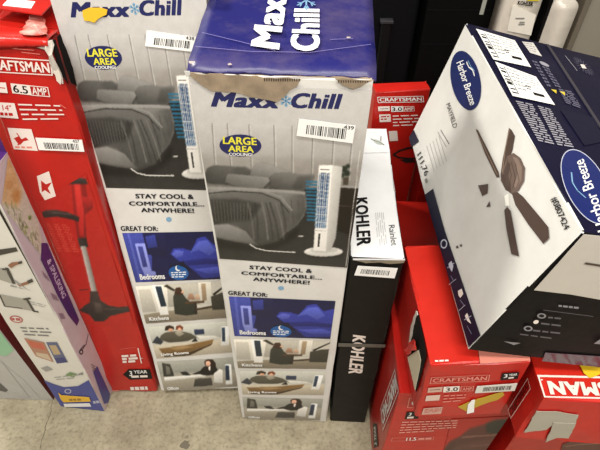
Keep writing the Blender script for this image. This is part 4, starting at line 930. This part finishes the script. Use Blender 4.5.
P.rows([(26, 337), (56, 338.6), (48, 328), (20, 327)], 3, g(110), .34, 4, 3); P.rows([(18, 276), (32, 293), (30, 290), (10, 286)], 2, g(150), .3, 5, 3); P.rows([(30, 305), (48, 309), (46, 305), (30, 301)], 2, g(160), .3, 5, 3)
P.done(); P = Print(G4, 'F', 'usage_photo')
P.poly([(24, 338), (44, 342), (53.6, 362), (36, 356)], mat((168, 120, 96))); P.poly([(27, 340), (43, 343.4), (46, 350), (32, 347)], mat((186, 92, 70))); P.poly([(36, 352), (48, 354), (52, 360.6), (37, 355.4)], mat((196, 176, 150)))
P.done(); P = Print(G4, 'F', 'usage_photo')
P.poly([(46, 342), (57, 342), (68, 362), (57, 363.4)], mat((86, 92, 124))); P.poly([(49, 345), (56, 345), (61, 354), (54, 354.6)], mat((176, 154, 120))); P.poly([(54.6, 358), (64, 357), (67.4, 361.6), (57.6, 363)], mat((52, 56, 110)))
P.done(); P = Print(G4, 'F', 'plant_icon')
P.poly([(41, 368), (47, 366), (53, 369.4), (46, 371.6)], g(150)); P.poly([(65, 375), (70, 372), (77, 374), (74, 377)], mat((112, 140, 88))); P.poly([(78, 374), (83, 372), (83, 375)], g(130))
P.rows([(58, 381), (86, 379), (82, 374), (54, 377)], 2, g(160), .3, 5, 4); P.done()
c = Canvas(-8, 140, 60, 270, (206, 196, 182))
c.poly([(-8, 150), (14, 150), (22, 190), (18, 208), (4, 204), (-8, 190)], (206, 160, 110), (214, 176, 132), soft=2); c.ell((9, 178), 5, 11, (222, 186, 144), (196, 138, 84), soft=1.4); c.ell((16, 196), 4, 7, (196, 140, 80), soft=1.5)
rnd = random.Random(5)
for i in range(70):
    x = rnd.uniform(4, 38); y = 200 + (x - 8) * 1.3 + rnd.uniform(-6, 20)
    c.line([(x, y), (x + rnd.uniform(-1, 3.4), y + rnd.uniform(3, 9))], rnd.uniform(.5, 1.1), rnd.choice([(150, 160, 92), (126, 138, 84), (104, 110, 78), (176, 180, 130), (222, 214, 204), (132, 116, 92)]), a=.8)
c.ell((29.6, 217.6), 1.6, 2.4, (104, 128, 58)); c.ell((26, 227), 2, 1.2, (120, 140, 70)); c.grain(22, 1.6, 4)
picture(G4, 'R', 'garden_photo', c, [(1, 205), (46, 262), (38, 222), (8, 156)], 1.0, None, 1.0, .0006)
P = Print(G4, 'R', 'purple_band'); P.poly([(41, 243), (47, 243), (62, 280), (79, 320), (76.6, 326), (68, 315), (57, 295), (47, 273), (40.6, 260)], PUR)
P.txt('& SPALSKING', [(46.4, 261), (62.4, 299), (66, 295.6), (50, 257.6)], mat((206, 186, 214)), .02)
P.done(); P = Print(G4, 'R', 'small_print', base=.0009); P.rows([(66, 332), (72, 330), (47, 276), (41, 270)], 3, mat((150, 126, 146)), .3, 4, 6); P.done()
P = Print(G4, 'R', 'scissors_picture'); P.line([(88, 334), (86, 344), (81, 351)], .003, INK); P.line([(84, 345), (80, 350)], .003, INK, up=0); P.ell((81, 352), (2, 0), (0, 2.6), INK); P.ell((81, 352), (1, 0), (0, 1.4), LPK); P.done()
P = Print(G4, 'R', 'blue_side'); P.poly([(93, 372), (97, 366), (110, 394), (109, 404), (104, 404)], GBL); P.rows([(93, 372), (97, 374), (95, 366), (91, 364)], 3, g(90), .4, 3, 2); P.done()

L2 = Box('grey_carton', (-1.0297, 0.7078, 0.0015), (0.25, 0.10, 0.5), -1.6643, -0.1858, 0.2799,
         'pale grey carton with a green patch at the left edge, dark red side', 'box')
carton(L2, 'carton_body', {'*': mat((176, 174, 170)), 'R': mat((88, 20, 24)), 'T': mat((88, 20, 24))}, seed=20)
P = Print(L2, 'F', 'green_patch'); P.poly([(-40, 322), (-8, 322), (2, 334), (14, 350), (6, 356), (-4, 354), (-40, 352)], mat((140, 184, 148))); P.done()
P = Print(L2, 'F', 'product_picture'); P.poly([(-10, 376), (0, 383), (8, 390), (6, 392), (-2, 390), (-12, 386)], mat((84, 82, 80))); P.line([(2, 362), (30, 398)], .0015, g(150)); P.line([(-6, 356), (24, 380), (40, 398)], .0012, g(160)); P.done()

# ------------------------------------------------------------------ dark goods behind the pile
def at(x, y, Y):
    d = pray(x, y); return CAM + d * (Y / d.y)
BLK = mat((5, 5, 5), rough=.6, spec=.1); BLK2 = mat((8, 8, 10), rough=.6, spec=.12)
e = bpy.data.objects.new('tool_case', None); COL.objects.link(e); e.location = (0.20, 1.46, 0)
tag(e, 'black plastic case with upright handle standing behind the blue-lidded carton', 'case')
x0 = at(376, 40, 1.46).x - 0.20 - 0.03; x1 = at(414, 40, 1.46).x - 0.20
solid('case_body', x0, x1, 0, 0.14, 0.0, 1.15, BLK2, e, .012)
hx = at(385, 40, 1.44).x - 0.20
solid('handle', hx - .016, hx + .014, -0.022, -0.002, 0.62, at(385, 21, 1.44).z, mat((13, 13, 15), rough=.5), e, .006)
solid('handle_cap', hx - .020, hx + .018, -0.026, 0.0, at(385, 23.5, 1.44).z, at(385, 20.5, 1.44).z, mat((48, 47, 50), rough=.4), e, .002)
solid('latch', hx - .012, hx + .012, -0.012, 0.002, at(388, 66, 1.46).z, at(388, 63, 1.46).z, mat((62, 60, 64), rough=.35), e, .002)
e = bpy.data.objects.new('black_carton', None); COL.objects.link(e); e.location = (0.44, 1.42, 0)
tag(e, 'large plain black carton with a small grey label behind the ceiling fan carton', 'box')
x0 = at(421, 40, 1.42).x - 0.44; x1 = at(495, 20, 1.42).x - 0.44
solid('carton_body', x0, x1, 0, 0.3, 0.0, 1.2, BLK, e, .006)
for yy in (10, 44): solid('seam', x0 + .005, x1 - .005, -.0015, .001, at(440, yy, 1.42).z - .002, at(440, yy, 1.42).z + .002, BLK2, e)
a = at(479.5, 15, 1.415); b = at(488, -2, 1.415)
solid('label', a.x - .44, b.x - .44, -.0025, -.0005, a.z, b.z, mat((150, 152, 142)), e)

def round_pack(name, x0, x1, y0, y1, z1, rad, mt, label):
    e = bpy.data.objects.new(name, None); COL.objects.link(e); e.location = ((x0 + x1) / 2, y0, 0); tag(e, label, 'package', 'white packages behind the pile')
    w = (x1 - x0) / 2; pts = [(-w, 0.0), (w, 0.0)]
    for cx, a0_ in ((w - rad, 0), (-w + rad, math.pi / 2)):
        for i in range(9):
            t = a0_ + math.pi / 2 * i / 8; pts.append((cx + rad * math.cos(t), z1 - rad + rad * math.sin(t)))
    bm = bmesh.new(); fr = [bm.verts.new((p[0], 0, p[1])) for p in pts]; f = bm.faces.new(fr)
    r = bmesh.ops.extrude_face_region(bm, geom=[f]); 
    for v in r['geom']:
        if isinstance(v, bmesh.types.BMVert): v.co.y = y1 - y0
    bmesh.ops.recalc_face_normals(bm, faces=bm.faces)
    bmesh.ops.bevel(bm, geom=[ed for ed in bm.edges if len(ed.link_faces) == 2 and ed.calc_face_angle(0) > 1.2], offset=.006, segments=2, affect='EDGES')
    me = bpy.data.meshes.new('wrapped_body'); bm.to_mesh(me); bm.free(); me.materials.append(mt)
    for p in me.polygons: p.use_smooth = True
    link('wrapped_body', me, e)
    return e
BAG = mat((196, 188, 176), rough=.3, bump=.10)
Y = 1.30
xa = at(507, 20, Y).x; xb = at(540, 10, Y).x
p1 = round_pack('white_package', xa, xb, Y, Y + .12, 1.16, .03, BAG, 'white wrapped package with a lettered label, behind the fan carton')
xc = at(549, 20, Y).x; xd = at(575, 20, Y).x
p2 = round_pack('white_package', xc, xd, Y, Y + .14, at(562, 0, Y).z, .028, BAG, 'plain white rounded package beside the grey panel')
vs = []
lb = [at(507.5, 31, Y - .003), at(531, 35.5, Y - .003), at(536, 15, Y - .003), at(513, 5, Y - .003)]
me = bpy.data.meshes.new('label'); lo = [Vector(v) - p1.location for v in lb]; me.from_pydata([tuple(v) for v in lo] + [(v.x, v.y + .002, v.z) for v in lo], [], [(0, 1, 2, 3), (7, 6, 5, 4), (0, 4, 5, 1), (1, 5, 6, 2), (2, 6, 7, 3), (3, 7, 4, 0)]); me.materials.append(mat((222, 216, 204), rough=.5)); lab = link('label', me, p1)
def back_text(body, q, Yt, parent, root, mt):
    vs_, fs_ = text_mesh(body, .04, 0); Q = [at(*p, Yt) for p in q]
    pts = []
    for u, v in vs_:
        p = Q[0].lerp(Q[1], u).lerp(Q[3].lerp(Q[2], u), v) - root.location; pts.append(tuple(p))
    m_ = bpy.data.meshes.new('lettering'); m_.from_pydata(pts, [], fs_); m_.materials.append(mt); return link('lettering', m_, parent)
back_text('KOHLER', [(517.6, 4.6), (532.8, 6.4), (533.6, 2.2), (518.2, .6)], Y - .004, p1, p1, INK)
for k, (px, py, w_) in enumerate(((520, 21, 5), (519, 23, 6), (516, 17, 9))):
    back = solid('small_print', at(px, py, Y - .0045).x - p1.location.x, at(px + w_, py, Y - .0045).x - p1.location.x, -.0052, -.0042, at(px, py + 1, Y).z, at(px, py, Y).z, g(130), p1)
a = at(527, 1.5, Y - .004); solid('yellow_sticker', a.x - p1.location.x, a.x - p1.location.x + .03, -.005, -.003, a.z + .002, a.z + .03, mat((214, 190, 40)), p1)
solid('dark_gap_panel', at(542.2, 20, Y + .02).x, at(545.4, 20, Y + .02).x, Y + .01, Y + .15, 0, 1.1, mat((16, 15, 16), rough=.25), None, .004)  # black panel added for the shade in the gap between the packages
tag(bpy.data.objects['dark_gap_panel'], 'slim black panel standing in for the dark gap between the two white packages', 'panel')
e = bpy.data.objects.new('shelf_end', None); COL.objects.link(e); xg = at(582, 20, 1.32).x; e.location = (xg, 1.32, 0); tag(e, 'plain grey shelf end panel in the upper right corner', 'panel')
solid('panel_sheet', 0, .9, 0.01, .04, 0, 1.6, mat((128, 122, 110), rough=.6), e, .002)
solid('panel_edge', -.012, 0.004, -.004, .05, 0, 1.6, mat((96, 88, 76), rough=.5), e, .003)
